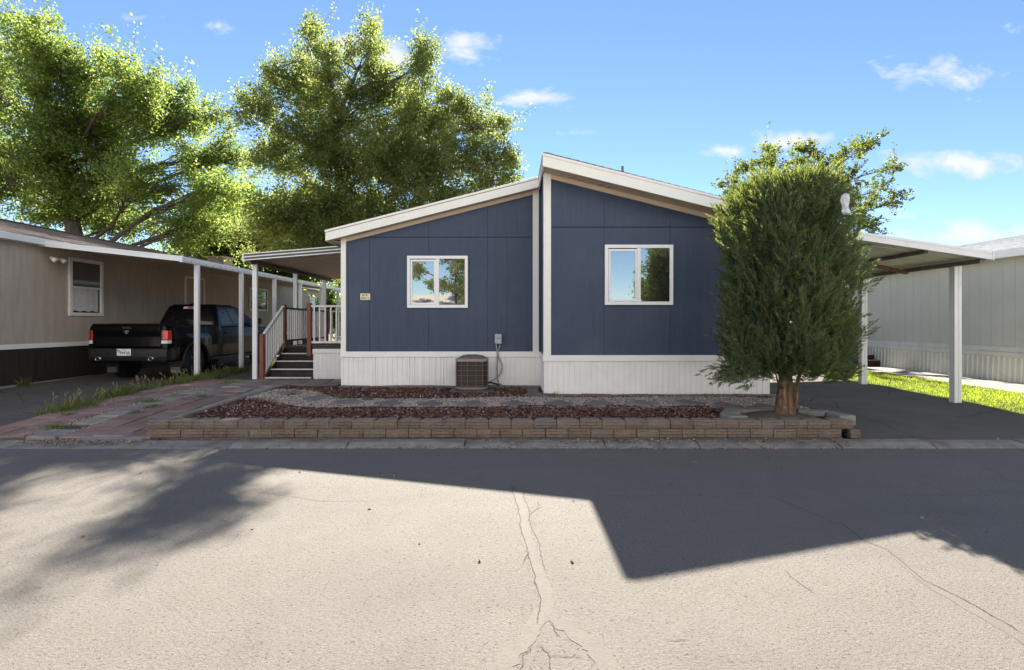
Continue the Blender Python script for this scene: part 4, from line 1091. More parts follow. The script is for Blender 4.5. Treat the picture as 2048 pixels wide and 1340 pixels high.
for s in (-1, 1):
    for y0, y1 in ((2.35, 3.22), (3.26, 4.30)):
        x_ = s * .955; b = MB()
        b.box(*sorted((TX + x_ - s * .012, TX + x_ + s * .004)), TY + y1 - .26, TY + y1 - .06, TZ + 1.045, TZ + 1.075) if False else b.box(*sorted((TX + s * .94, TX + s * .966)), TY + y0 + .06, TY + y0 + .26, TZ + 1.11, TZ + 1.14)
        b.build('door_handle', M['car'], truck, bevel=.006)
        b = MB(); b.box(*sorted((TX + s * .93, TX + s * .9505)), TY + y1 + .01, TY + y1 + .022, TZ + .55, TZ + 1.26); b.build('door_seam', M['black'], truck)
    b = MB(); b.loft([[T(s * .90, 4.05, 1.34), T(s * 1.12, 4.0, 1.33), T(s * 1.14, 4.0, 1.52), T(s * .98, 4.03, 1.55)], [T(s * .90, 4.15, 1.34), T(s * 1.10, 4.17, 1.34), T(s * 1.12, 4.17, 1.51), T(s * .98, 4.15, 1.54)]]); b.build('wing_mirror', M['car_matt'], truck, bevel=.015)
    b = MB(); b.box(*sorted((TX + s * .80, TX + s * .93)), TY + 1.7, TY + 4.0, TZ + .40, TZ + .47); b.build('side_step', M['car_matt'], truck, bevel=.015)
    for a in (AXR, AXF):
        b = MB(); x0 = s * .66
        prof = [(.20, .0), (.36, .0), (WR - .012, .02), (WR, .06), (WR, .22), (WR - .012, .26), (.36, .285), (.25, .28)]
        b.lathe([(r_, s * h_) for r_, h_ in prof], T(x0, a, WR), 32, 'x'); wh = b.build('wheel', M['tyre'], truck, smooth=False, bevel=.004)
        b = MB(); b.lathe([(.255, s * .27), (.25, s * .286), (.22, s * .25), (.10, s * .24), (.05, s * .27), (.01, s * .272)], T(x0, a, WR), 24, 'x')
        for k in range(5):
            an = 2 * math.pi * k / 5; b.bar(T(x0 + s * .255, a + .05 * math.cos(an), WR + .05 * math.sin(an)), T(x0 + s * .268, a + .235 * math.cos(an), WR + .235 * math.sin(an)), .07, .035, (1, 0, 0))
        b.build('rim', M['rim'], wh, bevel=.004)
        b = MB(); pts = [T(s * (.965), a + .52 * math.cos(q), WR + .52 * math.sin(q) * .98) for q in np.linspace(-.15, math.pi + .15, 24)]
        b.tube(pts, .028, 6); b.build('wheel_arch', M['car_matt'], truck, smooth=True)

# ------------------------------------------------------------------ right carport
rc = thing('carport', 'sloping pale metal carport with a white edge on two posts beside the right driveway', 'carport', (6.4, 12, .15))
RX0, RX1, RY0, RY1 = 4.78, 8.22, 8.75, 15.4
def rcz(x): return 3.325 - (x - RX0) / (RX1 - RX0) * .51
b = MB(); pr = []
y = RY0 + .04
while y < RY1:
    pr += [(y, 0), (y + .36, 0), (y + .365, .055), (y + .40, .055), (y + .41, 0)]; y += .41
n = len(pr)
b.add([(RX0, yy, rcz(RX0) - .10 + dz) for yy, dz in pr] + [(RX1, yy, rcz(RX1) - .10 + dz) for yy, dz in pr], [(i, i + 1, n + i + 1, n + i) for i in range(n - 1)])
b.prism([(RX0, RY0 + .04, rcz(RX0) - .03), (RX1, RY0 + .04, rcz(RX1) - .03), (RX1, RY0 + .04, rcz(RX1) - .012), (RX0, RY0 + .04, rcz(RX0) - .012)], (0, RY1 - RY0 - .04, 0))
b.build('roof_pan', M['carport_under'], rc, norm=False)
b = MB()
for z0, z1, d in ((-.14, -.055, 0), (-.055, -.042, .012), (-.042, 0, .002)):
    b.prism([(RX0, RY0 + d, rcz(RX0) + z0), (RX1, RY0 + d, rcz(RX1) + z0), (RX1, RY0 + d, rcz(RX1) + z1), (RX0, RY0 + d, rcz(RX0) + z1)], (0, .04 - d, 0))
    b.box(RX1 - .03, RX1 + .012 - d, RY0 + .041, RY1, rcz(RX1) + z0, rcz(RX1) + z1)
b.box(RX1 - .01, RX1 + .02, RY0 - .008, RY0 + .045, rcz(RX1) - .145, rcz(RX1) + .006)
b.build('fascia', M['alu'], rc)
b = MB(); b.box(8.05, 8.13, RY0 + .06, RY1 - .1, 2.625, 2.70); b.build('beam', M['steel'], rc)
b = MB(); b.box(7.17, 7.23, RY0 + .15, RY1 - .1, rcz(7.2) - .165, rcz(7.2) - .10); b.build('purlin', M['steel'], rc)
b = MB(); b.bar((8.05, 10.44, 2.615), (6.1, 9.25, 2.735), .05, .07); b.build('tie_bar', M['rust'], rc)
for y in (9.4, 11.88, 14.4):
    flute_post('post', M['alu'], rc, 8.14, y, .08, 2.63, .13, .12)

# ------------------------------------------------------------------ right neighbour
rn = thing('grey_manufactured_home', 'pale grey green manufactured home with cream corrugated skirting on the right', 'house', (11.8, 16, .2))
b = MB(); gx, ga, gb_ = 11.8, 7.0, 21.0
sheet_profile(b, (gx, ga), (0, 1), (-1, 0), gb_ - ga, .86, lambda t_: 3.22, [(i * .305 + .12, .010, .006) for i in range(45)])
b.box(gx + .02, 18, ga, gb_, .1, 3.2)
b.prism([(gx + .02, ga + .002, 3.2), (18, ga + .002, 3.2), (14.9, ga + .002, 3.95)], (0, gb_ - ga, 0))
b.build('siding', M['grey_wall'], rn, norm=False)
b = MB(); b.box(gx - .035, gx + .01, ga, gb_, .785, .89); b.box(gx - .012, gx + .004, ga, gb_, .89, 1.02); b.build('belt_board', M['cream_skirt'], rn, bevel=.004)
b = MB(); prof = []; y = ga
while y < gb_: prof += [(y, 0), (y + .06, 0), (y + .08, .022), (y + .10, .022), (y + .12, 0)]; y += .14
n = len(prof); b.add([(gx - .028 - d, yy, .1) for yy, d in prof] + [(gx - .005 - d, yy, .79) for yy, d in prof], [(i, i + 1, n + i + 1, n + i) for i in range(n - 1)])
b.build('skirting', M['cream_skirt'], rn, norm=False)
b = MB(); pts = []; n = 24
for i in range(n):
    a0 = 14.8 - 3.2 * i / n; a1 = 14.8 - 3.2 * (i + 1) / n
    pts += [(a0, 4.135 - (14.8 - a0) * .25 + .002), (a1, 4.135 - (14.8 - a1) * .25 + .011)]
b.prism([(x, ga - .3, z) for x, z in pts + [(11.6, 3.29), (14.8, 4.08)]], (0, gb_ - ga + .6, 0))
b.prism([(14.8, ga - .3, 4.135), (18.2, ga - .3, 3.3), (18.2, ga - .3, 3.25), (14.8, ga - .3, 4.08)], (0, gb_ - ga + .6, 0))
rr_ = b.build('roof', M['shingle_pale'], rn)
b = MB(); b.box(11.575, 11.605, ga - .3, gb_ + .3, 3.13, 3.325); b.box(11.606, 11.81, ga, gb_, 3.14, 3.16); b.build('fascia', M['alu'], rr_, bevel=.004)
sp = thing('carpeted_steps', 'dark brown carpeted steps against the pale skirting behind the right carport post', 'steps', (11.2, 15.9, .2))
for i, (y0, zt) in enumerate(((16.3, .40), (16.56, .56), (16.95, .74))):
    b = MB(); b.box(10.95, 11.74, y0, 18.2 - i * .02, .15 if i == 0 else zt - .159, zt); b.build('step', M['carpet'], sp, bevel=.04, seg=3)
bn = thing('storage_bin', 'dark navy bin half hidden between the juniper and the carport post', 'bin', (10.5, 16.4, .2))
b = MB(); b.loft([[(10.22, 16.0, .19), (10.78, 16.0, .19), (10.78, 16.6, .19), (10.22, 16.6, .19)], [(10.15, 15.95, .92), (10.85, 15.95, .92), (10.85, 16.65, .92), (10.15, 16.65, .92)]]); b.build('bin_body', M['bluebin'], bn, bevel=.03)
b = MB(); b.loft([[(10.12, 15.92, .93), (10.88, 15.92, .93), (10.88, 16.68, .93), (10.12, 16.68, .93)], [(10.2, 16.0, 1.0), (10.8, 16.0, 1.0), (10.8, 16.6, 1.0), (10.2, 16.6, 1.0)]]); b.build('lid', M['bluebin'], bn, bevel=.02)

# ------------------------------------------------------------------ what the window panes mirror: the other side of the street
ah = thing('house_across_the_street', 'pale house across the street, seen only mirrored in the window panes', 'house', (0, -12, 0))
b = MB(); b.box(-26, -11, -18, -10, -.05, 3.0); b.box(-8.5, 5.6, -18, -10.5, -.05, 2.55); b.box(9.5, 26, -18, -10, -.05, 3.0); b.build('siding', plain('cream_siding', (.66, .61, .53), .7), ah)  # outer two unseen, added pale to bounce sun onto the shaded walls
b = MB()
for x0, L, z in ((-26.3, 15.6, 2.96), (-8.8, 14.7, 2.5), (9.2, 17.1, 2.96)):
    b.prism([(x0, -9.7, z), (x0, -18.3, z), (x0, -14.2, z + 1.0)], (L, 0, 0))
b.build('roof', plain('light_roof', (.40, .37, .33), .8), ah)
# ------------------------------------------------------------------ vegetation
leafT = np.array([(0, 0, 0), (-.42, .10, .45), (0, 0, 1), (.42, .10, .50)], float)
leafF = [np.array([(0, 1, 2), (0, 2, 3)])]
M['leaf_a'] = leaf_mat('maple_like_leaf', [(.052, .080, .024), (.080, .115, .034), (.115, .145, .042), (.15, .165, .055)], [(.16, .29, .06), (.28, .42, .08), (.42, .53, .10), (.56, .59, .13)], .58)
M['leaf_b'] = leaf_mat('elm_like_leaf', [(.055, .074, .026), (.080, .105, .036), (.11, .13, .044), (.155, .15, .06)], [(.18, .28, .07), (.30, .40, .095), (.44, .50, .13), (.56, .55, .16)], .58)
M['leaf_c'] = leaf_mat('small_dull_leaf', [(.040, .062, .018), (.065, .092, .026), (.11, .125, .035)], [(.14, .22, .03), (.24, .32, .045), (.40, .42, .065)], .45)
M['leaf_d'] = leaf_mat('dark_back_leaf', [(.032, .054, .014), (.06, .088, .02), (.10, .12, .03)], [(.2, .34, .05), (.36, .5, .07), (.62, .68, .11)], .55)

def near_on(path, c):
    best = None
    for i in range(len(path) - 1):
        for k in range(6):
            p = path[i].lerp(path[i + 1], k / 6)
            lift = c.z - p.z; hd = math.hypot(c.x - p.x, c.y - p.y)
            cost = (c - p).length + (3 * max(0, .45 * hd - lift))
            if best is None or cost < best[0]: best = (cost, p, i + k / 6)
    return best[1], best[2]

def broadleaf(label, cat, trunk, tr, lobes, nleaf, lsize, lm, group=None, seed=1, dens=1., twig_len=.75, droop=.25, limb_r=.11, gap=0., name='tree', bark=None, spread=.10, shoots=.16):
    r = random.Random(seed); g = np.random.default_rng(seed)
    tp = [Vector(p) for p in trunk]
    root = thing(name, label, cat, tuple(tp[0]), group)
    b = MB(); n = len(tp)
    # smooth trunk
    P = []; rad = []
    for i in range(n - 1):
        for k in range(4):
            f = k / 4; P.append(tp[i].lerp(tp[i + 1], f) + Vector((r.uniform(-1, 1), r.uniform(-1, 1), 0)) * tr * .12 * (i + k > 0)); rad.append(tr * (1 - .78 * ((i + f) / (n - 1))))
    P.append(tp[-1]); rad.append(tr * .2); rad[0] *= 1.35
    b.tube(P, rad, 12)
    tw0, tw1 = [], []; wts = []
    for c, rx, ry, rz in lobes:
        c = Vector(c); s, idx = near_on(tp, c)
        d = c - s; L = d.length
        m1 = s.lerp(c, .35) + Vector((r.uniform(-.08, .08) * L, r.uniform(-.08, .08) * L, .06 * L)); m2 = s.lerp(c, .7) + Vector((r.uniform(-.08, .08) * L, r.uniform(-.08, .08) * L, .05 * L))
        lr = min(limb_r * (.4 + .12 * L), tr * (.9 - .6 * idx / (n - 1)))
        pts = [s, m1, m2, c]; b.tube(pts, [lr, lr * .75, lr * .5, lr * .25], 7)
        vol = (rx * ry * rz) ** (2 / 3)
        nc = max(5, int(7.5 * vol * dens))
        for k in range(nc):
            dv = Vector(g.normal(size=3)).normalized(); q = min(1.45, abs(r.gauss(.56, .27)))
            cp_ = c + Vector((dv.x * rx * q, dv.y * ry * q, dv.z * rz * q))
            if gap and math.sin(cp_.x * 1.9 + seed) + math.sin(cp_.z * 2.3 + 1.3) + math.sin(cp_.y * 1.7 + 2) < -gap: continue
            f = r.uniform(.45, 1.0); st_ = (m1.lerp(m2, (f - .33) / .34) if f < .67 else m2.lerp(c, (f - .67) / .33))
            mid = st_.lerp(cp_, .55) + Vector((0, 0, .07 * (cp_ - st_).length))
            b.tube([st_, mid, cp_], [lr * .24 + .006, lr * .14 + .005, .006], 5, False)
            out = (cp_ - c); out = out.normalized() if out.length > .01 else Vector((0, 0, 1))
            for t_ in range(r.randint(4, 6)):
                dd = (out * .7 + Vector(g.normal(size=3)) * .62 + Vector((0, 0, .25))).normalized() * twig_len * r.uniform(.55, 1.2)
                if q > .8 and r.random() < shoots:
                    dd = (out * .6 + Vector(g.normal(size=3)) * .35 + Vector((0, 0, .75))).normalized() * twig_len * r.uniform(1.5, 2.6)
                o_ = mid.lerp(cp_, r.uniform(.5, 1.)); tw0.append(o_); tw1.append(o_ + dd)
                if r.random() < .5: b.tube([o_, o_ + dd], [.007, .003], 3, False)
    b.build('trunk', bark or M['bark_grey'], root, smooth=True, norm=False)
    A = np.array([tuple(v) for v in tw0]); B = np.array([tuple(v) for v in tw1])
    k = g.integers(0, len(A), nleaf); tt = g.uniform(.1, 1.05, nleaf)[:, None]
    Pn = A[k] * (1 - tt) + B[k] * tt + g.normal(0, spread, (nleaf, 3))
    D = (B[k] - A[k]); D /= np.linalg.norm(D, axis=1, keepdims=True)
    D = D * .6 + g.normal(0, .6, (nleaf, 3)) - np.array([0, 0, droop])
    S = lsize * g.uniform(.6, 1.25, (nleaf, 1)) * np.ones((1, 3))
    me = scatter('crown', leafT, leafF, Pn - np.array(tuple(tp[0])), rot_frames(D, g.uniform(0, 6.28, nleaf)), S, lm)
    link('crown', me, root)
    return root

def lobe(px, py, rx, ry, Z, dz=0, k=1.0):
    c = at(px, py, Z + dz); s = (Z + dz) / 1024
    return (tuple(c), rx * s, max(rx, ry) * .9 * s * k, ry * s)

r = random.Random(4)
Z = 22.
L1 = [(20, 100, 60, 75), (105, 125, 80, 80), (185, 165, 65, 70), (262, 205, 65, 75), (45, 225, 90, 90), (165, 265, 105, 95), (285, 290, 85, 75), (385, 250, 48, 50), (415, 318, 62, 52),
      (335, 375, 95, 62), (215, 385, 100, 62), (95, 345, 90, 80), (10, 360, 60, 75), (440, 385, 45, 52), (385, 452, 75, 46), (270, 445, 80, 36), (-70, 180, 90, 130), (330, 215, 45, 55), (60, 70, 45, 45), (225, 130, 40, 45), (-60, 360, 80, 90), (150, 430, 90, 40), (462, 320, 30, 40), (470, 430, 32, 46), (385, 205, 26, 30), (300, 160, 26, 36), (440, 225, 24, 26)]
broadleaf('huge bright green leafy tree towering behind the tan home at the left', 'tree', [at(150, 640, Z), at(150, 480, Z), at(138, 400, Z), at(118, 320, Z), at(100, 230, Z), at(90, 150, Z)], .36,
          [lobe(*q, Z, r.uniform(-2.2, 2.2)) for q in L1], 180000, .10, M['leaf_a'], 'tall trees behind the homes', 5, 2.2, .8, limb_r=.09, gap=1.35, spread=.14)
Z = 20.
L2 = [(600, 165, 52, 72), (545, 205, 42, 40), (500, 232, 30, 32), (545, 330, 62, 62), (655, 150, 40, 62), (748, 112, 26, 50), (760, 180, 45, 60), (690, 240, 90, 75), (848, 145, 30, 55), (800, 205, 55, 55), (855, 245, 70, 70), (925, 225, 48, 52),
      (985, 255, 36, 48), (1000, 325, 46, 40), (945, 320, 62, 56), (600, 415, 95, 80), (725, 395, 105, 90), (855, 350, 92, 75), (640, 495, 105, 55), (530, 470, 62, 60), (780, 300, 85, 70), (880, 410, 90, 55), (1030, 345, 30, 28), (610, 290, 75, 60), (700, 330, 80, 60), (660, 430, 90, 60), (760, 440, 80, 40), (820, 290, 60, 50), (560, 430, 60, 50), (985, 370, 55, 35), (620, 95, 22, 26), (622, 75, 13, 22), (746, 85, 14, 28), (850, 110, 13, 30), (480, 200, 22, 14), (555, 150, 20, 22), (905, 190, 20, 24), (700, 95, 16, 24)]
broadleaf('broad olive green tree rising behind the navy home and its porch', 'tree', [at(700, 660, Z), at(694, 480, Z), at(682, 380, Z), at(668, 290, Z), at(690, 200, Z), at(720, 130, Z)], .20,
          [lobe(*q, Z, r.uniform(-1.9, 1.9)) for q in L2], 215000, .088, M['leaf_b'], 'tall trees behind the homes', 9, 2.7, .7, limb_r=.045, gap=2.1, spread=.11)
Z = 31.
L3 = [(470, 430, 62, 60), (415, 495, 75, 45), (530, 470, 66, 70), (500, 540, 90, 45), (580, 540, 80, 50), (650, 520, 60, 60), (430, 420, 50, 40)]
broadleaf('darker bushy tree farther back in the gap between the two tall trees', 'tree', [at(510, 655, Z), at(508, 560, Z), at(500, 500, Z), at(490, 430, Z)], .28,
          [lobe(*q, Z, r.uniform(-2, 2)) for q in L3], 90000, .13, M['leaf_d'], 'tall trees behind the homes', 13, 2.4, .9, spread=.2)
Z = 26.
broadleaf('sunlit yellow green shrub glimpsed past the porch railing beside the navy wall', 'shrub', [at(690, 668, Z), at(688, 640, Z), at(690, 600, Z)], .08,
          [lobe(690, 590, 40, 36, Z), lobe(665, 615, 26, 26, Z), lobe(720, 610, 40, 40, Z), lobe(690, 640, 60, 30, Z), lobe(640, 640, 50, 26, Z)], 12000, .14, M['leaf_a'], None, 15, 1.6, .5, name='shrub')
Z = 30.
broadleaf('dark low shrub at the far end of the gap behind the porch', 'shrub', [at(665, 660, Z), at(665, 640, Z), at(668, 620, Z)], .08,
          [lobe(650, 640, 50, 26, Z), lobe(700, 645, 60, 26, Z), lobe(610, 640, 40, 24, Z)], 14000, .12, M['leaf_d'], None, 16, 3., .5, name='shrub')
Z = 24.
L4 = [(1470, 385, 26, 22), (1520, 318, 22, 18), (1455, 372, 30, 24), (1500, 345, 36, 26), (1545, 325, 34, 34), (1600, 312, 34, 30), (1640, 330, 40, 30), (1690, 318, 34, 22), (1740, 292, 30, 20), (1700, 350, 44, 30), (1590, 360, 60, 36), (1760, 380, 30, 26), (1790, 405, 22, 14), (1735, 420, 36, 30), (1690, 405, 50, 40), (1770, 340, 22, 12), (1530, 380, 46, 30), (1750, 450, 22, 14), (1640, 410, 60, 40)]
broadleaf('airy small leaved tree standing behind the juniper beyond the right carport', 'tree', [at(1622, 668, Z), at(1625, 520, Z), at(1628, 420, Z), at(1620, 340, Z)], .14,
          [lobe(*q, Z, r.uniform(-1.4, 1.4)) for q in L4], 21000, .105, M['leaf_c'], None, 17, 1.9, .55, limb_r=.05, spread=.05)
# trees across the street: mirrored in the panes
broadleaf('leafy tree across the street seen only as a reflection in the left window', 'tree', [(-3.3, -9.5, -.05), (-3.3, -9.5, 2.2), (-3.4, -9.5, 4.2)], .16,
          [((-3.2, -9.5, 5.0), 1.2, 1.2, 1.2), ((-2.8, -9.3, 3.6), .9, 1.1, 1.0), ((-4.4, -9.6, 3.9), .8, .9, .7), ((-5.9, -9.6, 4.9), .6, .8, .8), ((-3.4, -9.5, 6.2), 1.1, 1.1, .9)], 9000, .12, M['leaf_b'], None, 23, 1.6, .55, name='tree')
broadleaf('dense dark tree across the street seen only as a reflection in the right window', 'tree', [(8.0, -10, -.05), (8.0, -10, 2.2), (8.0, -10, 4.6)], .2,
          [((8.0, -10, 4.7), 1.0, 1.1, 1.1), ((7.7, -10, 3.4), 1.0, 1.1, 1.0), ((8.3, -10, 3.2), 1.0, 1.1, 1.0), ((8.0, -10, 5.9), .8, .8, .7)], 12000, .11, M['leaf_d'], None, 25, 3., .5, name='tree')

# ---- juniper
JX, JY, JZ = 3.93, 7.40, .22
jun = thing('juniper', 'tall boxy dark green juniper with a stout forked trunk before the navy home', 'tree', (JX, JY, JZ))
t = NT('stringy_juniper_bark'); p = t.pos((9, 9, .9))
n_ = t.noise(p, 4, 7, .65, .5)
col = t.ramp(n_, [(.28, (.05, .028, .016)), (.48, (.17, .105, .065)), (.72, (.34, .24, .165))])
M['jbark'] = t.done(t.principled(col, .9, 0, .2, t.bump(n_, 1., .05)))
def trunk_bit(pts, rad, seed, n=18):
    r = random.Random(seed); P = []; Rr = []
    pts = [Vector(p) for p in pts]
    for i in range(len(pts) - 1):
        for k in range(5): P.append(pts[i].lerp(pts[i + 1], k / 5)); Rr.append(rad[i] + (rad[i + 1] - rad[i]) * k / 5)
    P.append(pts[-1]); Rr.append(rad[-1])
    ph = [r.uniform(0, 6.28) for _ in range(4)]; rings = []
    for p, q in zip(P, Rr):
        rings.append([p + Vector((math.cos(a), math.sin(a), 0)) * q * (1 + .10 * math.sin(3 * a + ph[0] + p.z * 3) + .07 * math.sin(7 * a + ph[1] - p.z * 5) + .05 * math.sin(11 * a + ph[2])) for a in [2 * math.pi * k / n for k in range(n)]])
    return rings
b = MB()
b.loft(trunk_bit([(JX - .045, JY - .02, .10), (JX - .04, JY - .02, .30), (JX - .02, JY, .60), (JX - .01, JY, .78), (JX - .05, JY + .05, 1.3), (JX - .1, JY, 2.2), (JX - .1, JY, 3.2)], [.125, .098, .072, .065, .05, .035, .012], 1))
b.loft(trunk_bit([(JX + .075, JY - .03, .10), (JX + .065, JY - .03, .30), (JX + .055, JY - .01, .60), (JX + .06, JY, .80), (JX + .15, JY, 1.3), (JX + .25, JY + .05, 2.1), (JX + .3, JY, 3.0)], [.105, .078, .062, .052, .045, .03, .012], 2))
b.loft(trunk_bit([(JX + .135, JY - .02, .25), (JX + .145, JY - .05, .50), (JX + .17, JY - .05, .78), (JX + .35, JY - .1, 1.3)], [.02, .028, .026, .012], 3, 10))
for a0 in range(26):
    q = rnd.uniform(0, 6.28); z0 = rnd.uniform(.62, 2.6); l_ = rnd.uniform(.5, .85)
    b.tube([(JX, JY, z0), (JX + math.cos(q) * l_ * .6, JY + math.sin(q) * l_ * .6, z0 + .16), (JX + math.cos(q) * l_, JY + math.sin(q) * l_, z0 + .42)], [.022, .014, .005], 5)
b.build('trunk', M['jbark'], jun, smooth=True)
rows = [(338, 1588, 1618), (350, 1545, 1655), (368, 1508, 1682), (395, 1476, 1700), (425, 1454, 1714), (470, 1446, 1724), (560, 1452, 1732), (620, 1458, 1728), (680, 1466, 1714), (715, 1470, 1704), (725, 1474, 1694), (742, 1490, 1676), (752, 1520, 1640)]
rz = np.array([CAMH + (645 - p[0]) / 1024 * 7.25 for p in rows])[::-1]
rl_ = np.array([(p[1] - 1024) / 1024 * 7.25 for p in rows])[::-1]; rr2 = np.array([(p[2] - 1024) / 1024 * 7.25 for p in rows])[::-1]
g = np.random.default_rng(31)
N = 4300
z = rz[0] + .05 + g.random(N) ** 1.08 * (rz[-1] - .22 - rz[0]); xl = np.interp(z, rz, rl_); xr = np.interp(z, rz, rr2); cx = (xl + xr) / 2; hwid = (xr - xl) / 2 * np.interp(z, [rz[0], 1.1, 1.7, 3.2, 3.6], [1.02, .97, .84, .80, .84])
keep = g.random(N) < hwid / hwid.max() + .3; z, cx, hwid = z[keep], cx[keep], hwid[keep]; N = len(z)
th = g.uniform(0, 2 * math.pi, N)
lump = 1 + .07 * np.sin(5 * th + 2.1 * z) + .06 * np.sin(3 * th - 4.3 * z + 1) + .05 * np.sin(9 * th + 6 * z + 2)
q = g.random(N) ** .36
hole = np.sin(6 * th + 5 * z) + np.sin(4 * th - 7.5 * z + 1.7) + np.sin(9.5 * z + 2 * th)
q = np.where(hole < -.8, q * .66, q)
C0 = np.stack([cx + np.cos(th) * hwid * q * lump, JY + .02 + np.sin(th) * hwid * .95 * q * lump, z - .10], 1)
out = np.stack([np.cos(th), np.sin(th), np.zeros(N)], 1)
AX = out * g.uniform(.1, .6, (N, 1)) + np.array([0, 0, 1.]) * g.uniform(.35, 1.1, (N, 1)) + g.normal(0, .22, (N, 3))
low = z < .98
AX[low] = out[low] * .5 + np.array([0, 0, .30]) + g.normal(0, .22, (low.sum(), 3))
# ragged leaders along the top
nt = 150; tx = g.uniform(-.62, .72, nt); ty = g.uniform(-.6, .6, nt); ztop = np.interp(np.abs(tx), [0, .35, .6, .8], [rz[-1] - .26, rz[-1] - .30, rz[-1] - .45, rz[-1] - .62])
C0 = np.concatenate([C0, np.stack([JX + .02 + tx, JY + ty, ztop - .12 + g.normal(0, .05, nt)], 1)])
AX = np.concatenate([AX, np.stack([tx * .25 + g.normal(0, .16, nt), ty * .2 + g.normal(0, .16, nt), np.ones(nt)], 1)])
# long side sprays at the left foot
nx_ = 26; C0 = np.concatenate([C0, np.stack([g.normal(3.24, .10, nx_), g.normal(7.25, .2, nx_), g.normal(.92, .07, nx_)], 1)])
AX = np.concatenate([AX, np.stack([-np.ones(nx_) * .8, g.normal(0, .35, nx_), g.normal(-.3, .25, nx_)], 1)])
AX /= np.linalg.norm(AX, axis=1, keepdims=True); NS = len(C0)
LEN = g.uniform(.16, .36, NS) * np.where(np.arange(NS) >= NS - nt - nx_, 1.15, 1.)
K = 15; tt = (np.arange(K) + .5) / K
FA = rot_frames(AX, g.uniform(0, 6.28, NS))
side = g.choice([-1., 1.], (NS, K)) * (1 - tt)[None] * g.uniform(.5, 1.1, (NS, K)); up2 = g.normal(0, .25, (NS, K)) * (1 - tt)[None]
lat = FA[:, None, :, 0] * side[..., None] + FA[:, None, :, 1] * up2[..., None]
P = (C0[:, None] + AX[:, None] * (tt[None, :, None] * LEN[:, None, None]) + lat * (.05 * LEN / .25)[:, None, None]).reshape(-1, 3)
D = (AX[:, None] + lat * .75).reshape(-1, 3) + g.normal(0, .12, (NS * K, 3)); N = len(P)
S = g.uniform(.055, .11, (N, 1)) * np.array([[1.2, 1.2, 1.]])
# tuft: narrow scale leaves fanned round an axis
def tuft(k, seed):
    r = random.Random(seed); vs = []; fs = []
    for i in range(k):
        a = 2 * math.pi * i / k + r.uniform(-.4, .4); tlt = r.uniform(.15, .62) if i else 0; base = r.uniform(0, .55); L = r.uniform(.35, .62) if i else 1
        ax = Vector((math.sin(tlt) * math.cos(a), math.sin(tlt) * math.sin(a), math.cos(tlt))); s = ax.cross(Vector((math.cos(a + 1.2), math.sin(a + 1.2), .3))).normalized()
        o = Vector((0, 0, base)); w = .045 if i else .055; n = len(vs)
        vs += [o, o + ax * L * .5 + s * w, o + ax * L, o + ax * L * .5 - s * w]; fs.append((n, n + 1, n + 2, n + 3))
    return np.array([tuple(v) for v in vs]), [np.array(fs)]
jt, jf = tuft(7, 3)
M['juniper'] = leaf_mat('juniper_scale_foliage', [(.052, .080, .054), (.078, .112, .070), (.108, .146, .080), (.145, .175, .082)], [(.17, .24, .075), (.27, .36, .085), (.42, .49, .09), (.58, .60, .09)], .38, .6)
jtree = M['juniper'].node_tree  # dead brown sprays in patches of their own
for nd in [n for n in jtree.nodes if n.type == 'BSDF_PRINCIPLED']:
    src = nd.inputs['Base Color'].links[0].from_socket
    geo = jtree.nodes.new('ShaderNodeNewGeometry'); nz = jtree.nodes.new('ShaderNodeTexNoise'); nz.inputs['Scale'].default_value = 3.2; nz.inputs['Detail'].default_value = 4
    jtree.links.new(geo.outputs['Position'], nz.inputs['Vector'])
    rp = jtree.nodes.new('ShaderNodeValToRGB'); rp.color_ramp.elements[0].position = .60; rp.color_ramp.elements[1].position = .72; rp.color_ramp.elements[1].color = (.75, .75, .75, 1)
    jtree.links.new(nz.outputs['Fac'], rp.inputs['Fac'])
    mx = jtree.nodes.new('ShaderNodeMix'); mx.data_type = 'RGBA'; mx.inputs[7].default_value = (.15, .10, .055, 1)
    jtree.links.new(rp.outputs[0], mx.inputs[0]); jtree.links.new(src, mx.inputs[6]); jtree.links.new(mx.outputs[2], nd.inputs['Base Color'])
me = scatter('crown', jt, jf, P - np.array([JX, JY, JZ]), rot_frames(D, g.uniform(0, 6.28, N)), S, M['juniper'], .04)
link('crown', me, jun)
# dead brown spray low on the right
bagc = at(1691, 407, 6.45)
bag = MB(); rr_b = random.Random(2); rings = []
for k, (f, w_, sx) in enumerate(((-.130, .018, .012), (-.124, .055, .012), (-.105, .060, .010), (-.075, .046, .004), (-.04, .042, .0), (.0, .052, -.006), (.045, .062, -.008), (.085, .060, -.002), (.112, .042, .004), (.128, .012, .004))):
    rings.append([bagc + Vector((sx + math.cos(a) * w_ * .82 * rr_b.uniform(.72, 1.25), math.sin(a) * w_ * .7 * rr_b.uniform(.7, 1.2), f + rr_b.uniform(-.012, .012))) for a in [2 * math.pi * i / 14 for i in range(14)]])
bag.loft(rings); tag(bag.build('plastic_bag', M['bag'], loc=tuple(bagc)), 'crumpled white plastic bag caught near the top right of the juniper', 'bag')

